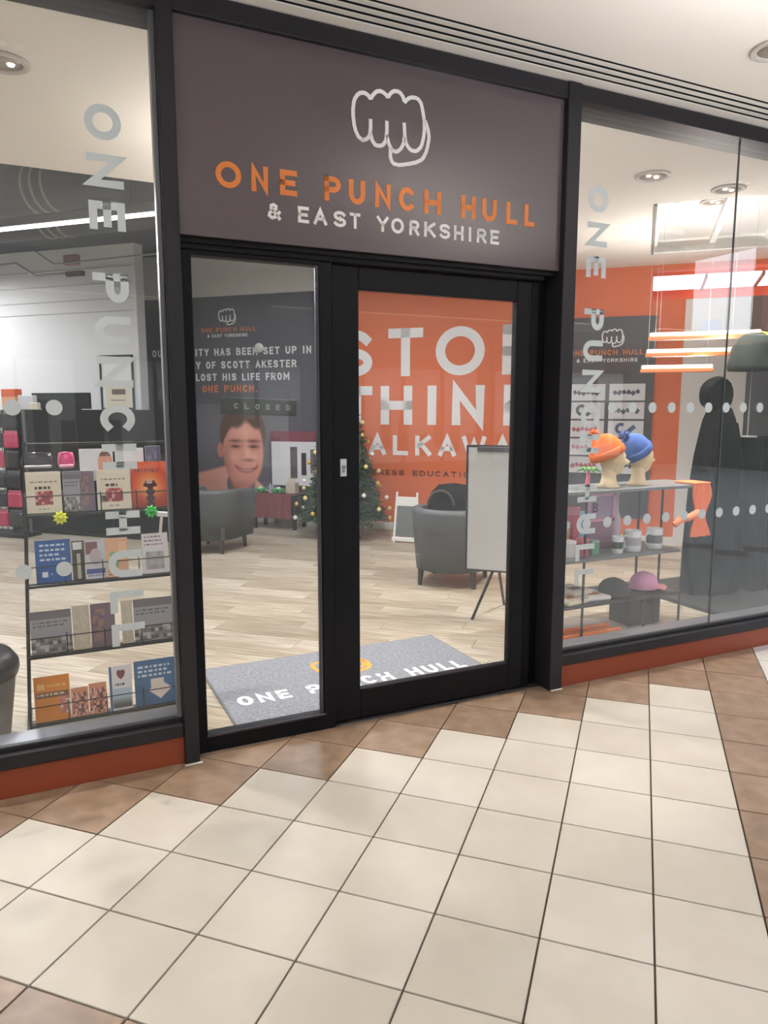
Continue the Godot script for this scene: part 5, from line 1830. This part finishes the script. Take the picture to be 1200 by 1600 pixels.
	for k in N:
		for i in 10:
			var q := func(ii: int, kk: int, side: float) -> Vector3:
				var y := -0.39 * kk / float(N)
				var w := 0.085 + 0.02 * sin(kk * 0.5)
				var x := lerpf(-w, w, ii / 10.0) + 0.012 * sin(kk * 0.4)
				return Vector3(x, y + 0.004, 0.03 + 0.012 * sin(ii * 1.7 + kk * 0.15) + side * 0.004)
			s.set_smooth_group(7)
			quad(s, q.call(i, k + 1, 1), q.call(i + 1, k + 1, 1), q.call(i + 1, k, 1), q.call(i, k, 1))
			quad(s, q.call(i + 1, k + 1, -1), q.call(i, k + 1, -1), q.call(i, k, -1), q.call(i + 1, k, -1))
	cbox(s, Vector3(0, 0.008, -0.06), Vector3(0.17, 0.012, 0.19), 0.004)
	obj("cloth", s, M(C(244, 122, 66), 0.85), t)
	s = S()
	path_tube(s, [Vector3(-0.05, -0.2, 0.05), Vector3(-0.14, -0.23, 0.06), Vector3(-0.22, -0.24, 0.05), Vector3(-0.27, -0.28, 0.04)], 0.026, 10)
	obj("loose_end", s, M(C(246, 140, 96), 0.85), t)
	# long black hooded cloak on a stand
	t = thing("hooded_cloak", "tall black hooded cloak standing in the right window by the pillar", "cloak", Transform3D(Basis(), Vector3(4.60, 0, -1.16)))
	s = S()
	var prof := [Vector2(0.285, 0.034), Vector2(0.28, 0.4), Vector2(0.26, 0.9), Vector2(0.225, 1.2), Vector2(0.185, 1.40), Vector2(0.16, 1.50), Vector2(0.12, 1.58), Vector2(0.10, 1.60)]
	var nn := 40
	for k in prof.size() - 1:
		for i in nn:
			var q := func(ii: int, p: Vector2) -> Vector3:
				var a := TAU * ii / nn
				var r := p.x * (1.0 + 0.05 * cos(ii * TAU / nn * 9.0) * clampf(1.5 - p.y, 0, 1))
				return Vector3(cos(a) * r, p.y, -sin(a) * r * 0.62)
			s.set_smooth_group(8)
			quad(s, q.call(i, prof[k]), q.call(i + 1, prof[k]), q.call(i + 1, prof[k + 1]), q.call(i, prof[k + 1]))
	obj("robe", s, M(C(14, 14, 15), 0.95, 0.0, 0.2), t)
	s = S()
	for k in 10:
		for i in 24:
			var q := func(ii: int, kk: int) -> Vector3:
				var a := TAU * ii / 24.0
				var e := -PI / 2 + PI * kk / 10.0
				var d := Vector3(cos(e) * cos(a), sin(e), -cos(e) * sin(a))
				d.y = signf(d.y) * pow(absf(d.y), 0.75)
				var p := Vector3(signf(d.x) * pow(absf(d.x), 0.85) * 0.145, d.y * 0.125, d.z * 0.12)
				p.y += 0.03 * maxf(0, d.y) * (1.0 - absf(d.x))
				if d.z > 0.55:
					p.z = 0.55 * 0.13 - (d.z - 0.55) * 0.18   # the hollow of the hood
				return p + Vector3(-0.05, 1.70, 0)
			s.set_smooth_group(9)
			quad(s, q.call(i, k), q.call(i + 1, k), q.call(i + 1, k + 1), q.call(i, k + 1))
	obj("hood", s, M(C(16, 17, 17), 0.95, 0.0, 0.2), t)
	s = S()
	for x: float in [-1.0, 1.0]:
		tube(s, Vector3(x * 0.13, 1.46, 0.02), Vector3(x * 0.20, 1.08, 0.07), 0.05, 0.045, 12)
		tube(s, Vector3(x * 0.20, 1.08, 0.07), Vector3(x * 0.15, 0.84, 0.13), 0.045, 0.055, 12)
	obj("sleeve", s, M(C(15, 15, 16), 0.95, 0.0, 0.2), t)
	t = thing("display_platform", "low black platform under the cloak and the draped plinth", "platform", Transform3D(Basis(), Vector3(4.95, 0, -0.96)))
	s = S()
	prism(s, PackedVector2Array([Vector2(-0.86, 0.68), Vector2(0.05, 0.68), Vector2(0.65, 0.02), Vector2(0.65, -0.68), Vector2(-0.86, -0.68)]), 0.0, 0.032)
	obj("deck", s, M(C(40, 42, 42), 0.6), t)
	s = S()
	cbox(s, Vector3(-0.405, 0.012, 0.682), Vector3(0.9, 0.024, 0.006), 0.001)
	obj("front_edge", s, M(C(70, 72, 72), 0.5), t)
	# black draped plinth with a big green hat on a stand
	t = thing("draped_plinth", "black cloth draped plinth at the right end of the window", "plinth", Transform3D(Basis(), Vector3(5.26, 0, -1.18)))
	s = S()
	cbox(s, Vector3(0.0, 0.687, 0), Vector3(0.72, 1.31, 0.42), 0.01)
	obj("core", s, M(C(22, 22, 24), 0.95, 0.0, 0.2), t)
	s = S()
	for k in 16:
		tube(s, Vector3(-0.35 + k * 0.0465, 0.035, 0.215), Vector3(-0.35 + k * 0.0465, 1.34, 0.205), 0.02, 0.012, 8)
	obj("cloth_fold", s, M(C(26, 26, 28), 0.95, 0.0, 0.2), t)
	t = thing("green_hat", "big dark green hat with a lime tip on a stand in the right window", "hat", Transform3D(Basis(), Vector3(4.93, 1.345, -1.14)))
	s = S()
	tube(s, Vector3(0, 0, 0), Vector3(0, 0.62, 0), 0.006)
	lathe(s, [Vector2(0, 0), Vector2(0.08, 0), Vector2(0.075, 0.012), Vector2(0, 0.016)], Vector3.ZERO, 18)
	obj("stand", s, M(C(140, 142, 142), 0.4), t)
	s = S()
	lathe(s, [Vector2(0.0, 0.60), Vector2(0.12, 0.57), Vector2(0.19, 0.56), Vector2(0.2, 0.60), Vector2(0.18, 0.68), Vector2(0.175, 0.74), Vector2(0.14, 0.82), Vector2(0.07, 0.87), Vector2(0.0, 0.875)], Vector3.ZERO, 26)
	obj("crown", s, M(C(44, 54, 48), 0.9), t)
	s = S()
	tube(s, Vector3(0.06, 0.84, 0.02), Vector3(0.17, 0.84, 0.05), 0.05, 0.035, 12)
	tube(s, Vector3(0.17, 0.84, 0.05), Vector3(0.205, 0.76, 0.06), 0.035, 0.012, 12)
	obj("tip", s, M(C(206, 216, 110), 0.8), t)

# ---------------------------------------------------------------- the mall behind the camera, seen only in the glass
func mall_behind() -> void:
	var s := S()
	span(s, Vector3(1.15, 0, 5.6), Vector3(1.75, 3.3, 6.1), 0.02)
	var c := obj("wall_column", s, M(C(150, 146, 140), 0.7))
	mark(c)
	for k in 5:
		var x := -6.5 + k * 4.6
		var t := thing("opposite_shop", "lit shopfront across the mall with a %s fascia" % ["maroon", "purple", "dark green", "grey", "rust"][k], "shopfront", Transform3D(Basis(Vector3.UP, PI), Vector3(x, 0, 12.2)), "shops across the mall")
		s = S()
		cbox(s, Vector3(0, 2.85, 0.1), Vector3(4.3, 0.7, 0.2), 0.01)
		obj("fascia", s, M([C(92, 44, 62), C(66, 52, 92), C(44, 74, 60), C(60, 62, 70), C(120, 60, 44)][k], 0.5), t)
		s = S()
		cbox(s, Vector3(0, 1.4, 0.02), Vector3(4.1, 2.2, 0.03), 0.0)
		obj("lit_window", s, glow(C(250, 246, 238), 0.22), t)
		s = S()
		for q in 5:
			cbox(s, Vector3(-2.1 + q * 1.05, 1.25, 0.08), Vector3(0.07, 2.5, 0.1), 0.01)
		obj("mullion", s, M(C(40, 40, 44), 0.4), t)
		s = S()
		for q in 9:
			cbox(s, Vector3(-1.9 + q * 0.47, 0.7 + 0.25 * ((q * 7 + k) % 3), 0.06), Vector3(0.26, 0.5 + 0.3 * ((q + k) % 3), 0.05), 0.01)
		obj("goods", s, M(C(150, 130, 128), 0.6), t)
	# linear uplights hung under the flat ceiling, behind the camera
	for k in 4:
		var t := thing("linear_uplight", "slim linear uplight hung under the mall ceiling, %s" % ["furthest left", "behind the left window's reflection", "above the right window side", "furthest right"][k], "light", Transform3D(Basis(), Vector3(-5.5 + 4.2 * k, 2.38, 2.6)), "mall linear uplights")
		s = S()
		cbox(s, Vector3.ZERO, Vector3(3.4, 0.06, 0.12), 0.006)
		obj("housing", s, M(C(200, 196, 190), 0.5), t)
		s = S()
		cbox(s, Vector3(0, 0.034, 0), Vector3(3.36, 0.012, 0.1), 0.003)
		obj("diffuser", s, glow(C(255, 244, 230), 2.0), t)
		for q: float in [-1.4, 1.4]:
			s = S()
			tube(s, Vector3(q, 0.03, 0), Vector3(q, 0.86, 0), 0.004, 0.004, 5)
			obj("hanging_wire", s, M(C(90, 90, 92), 0.5), t)
		area_light("uplight_strip", Vector3(0, 0.05, 0), Vector3.UP, Vector2(3.3, 0.09), 7.5, C(250, 250, 252), t)
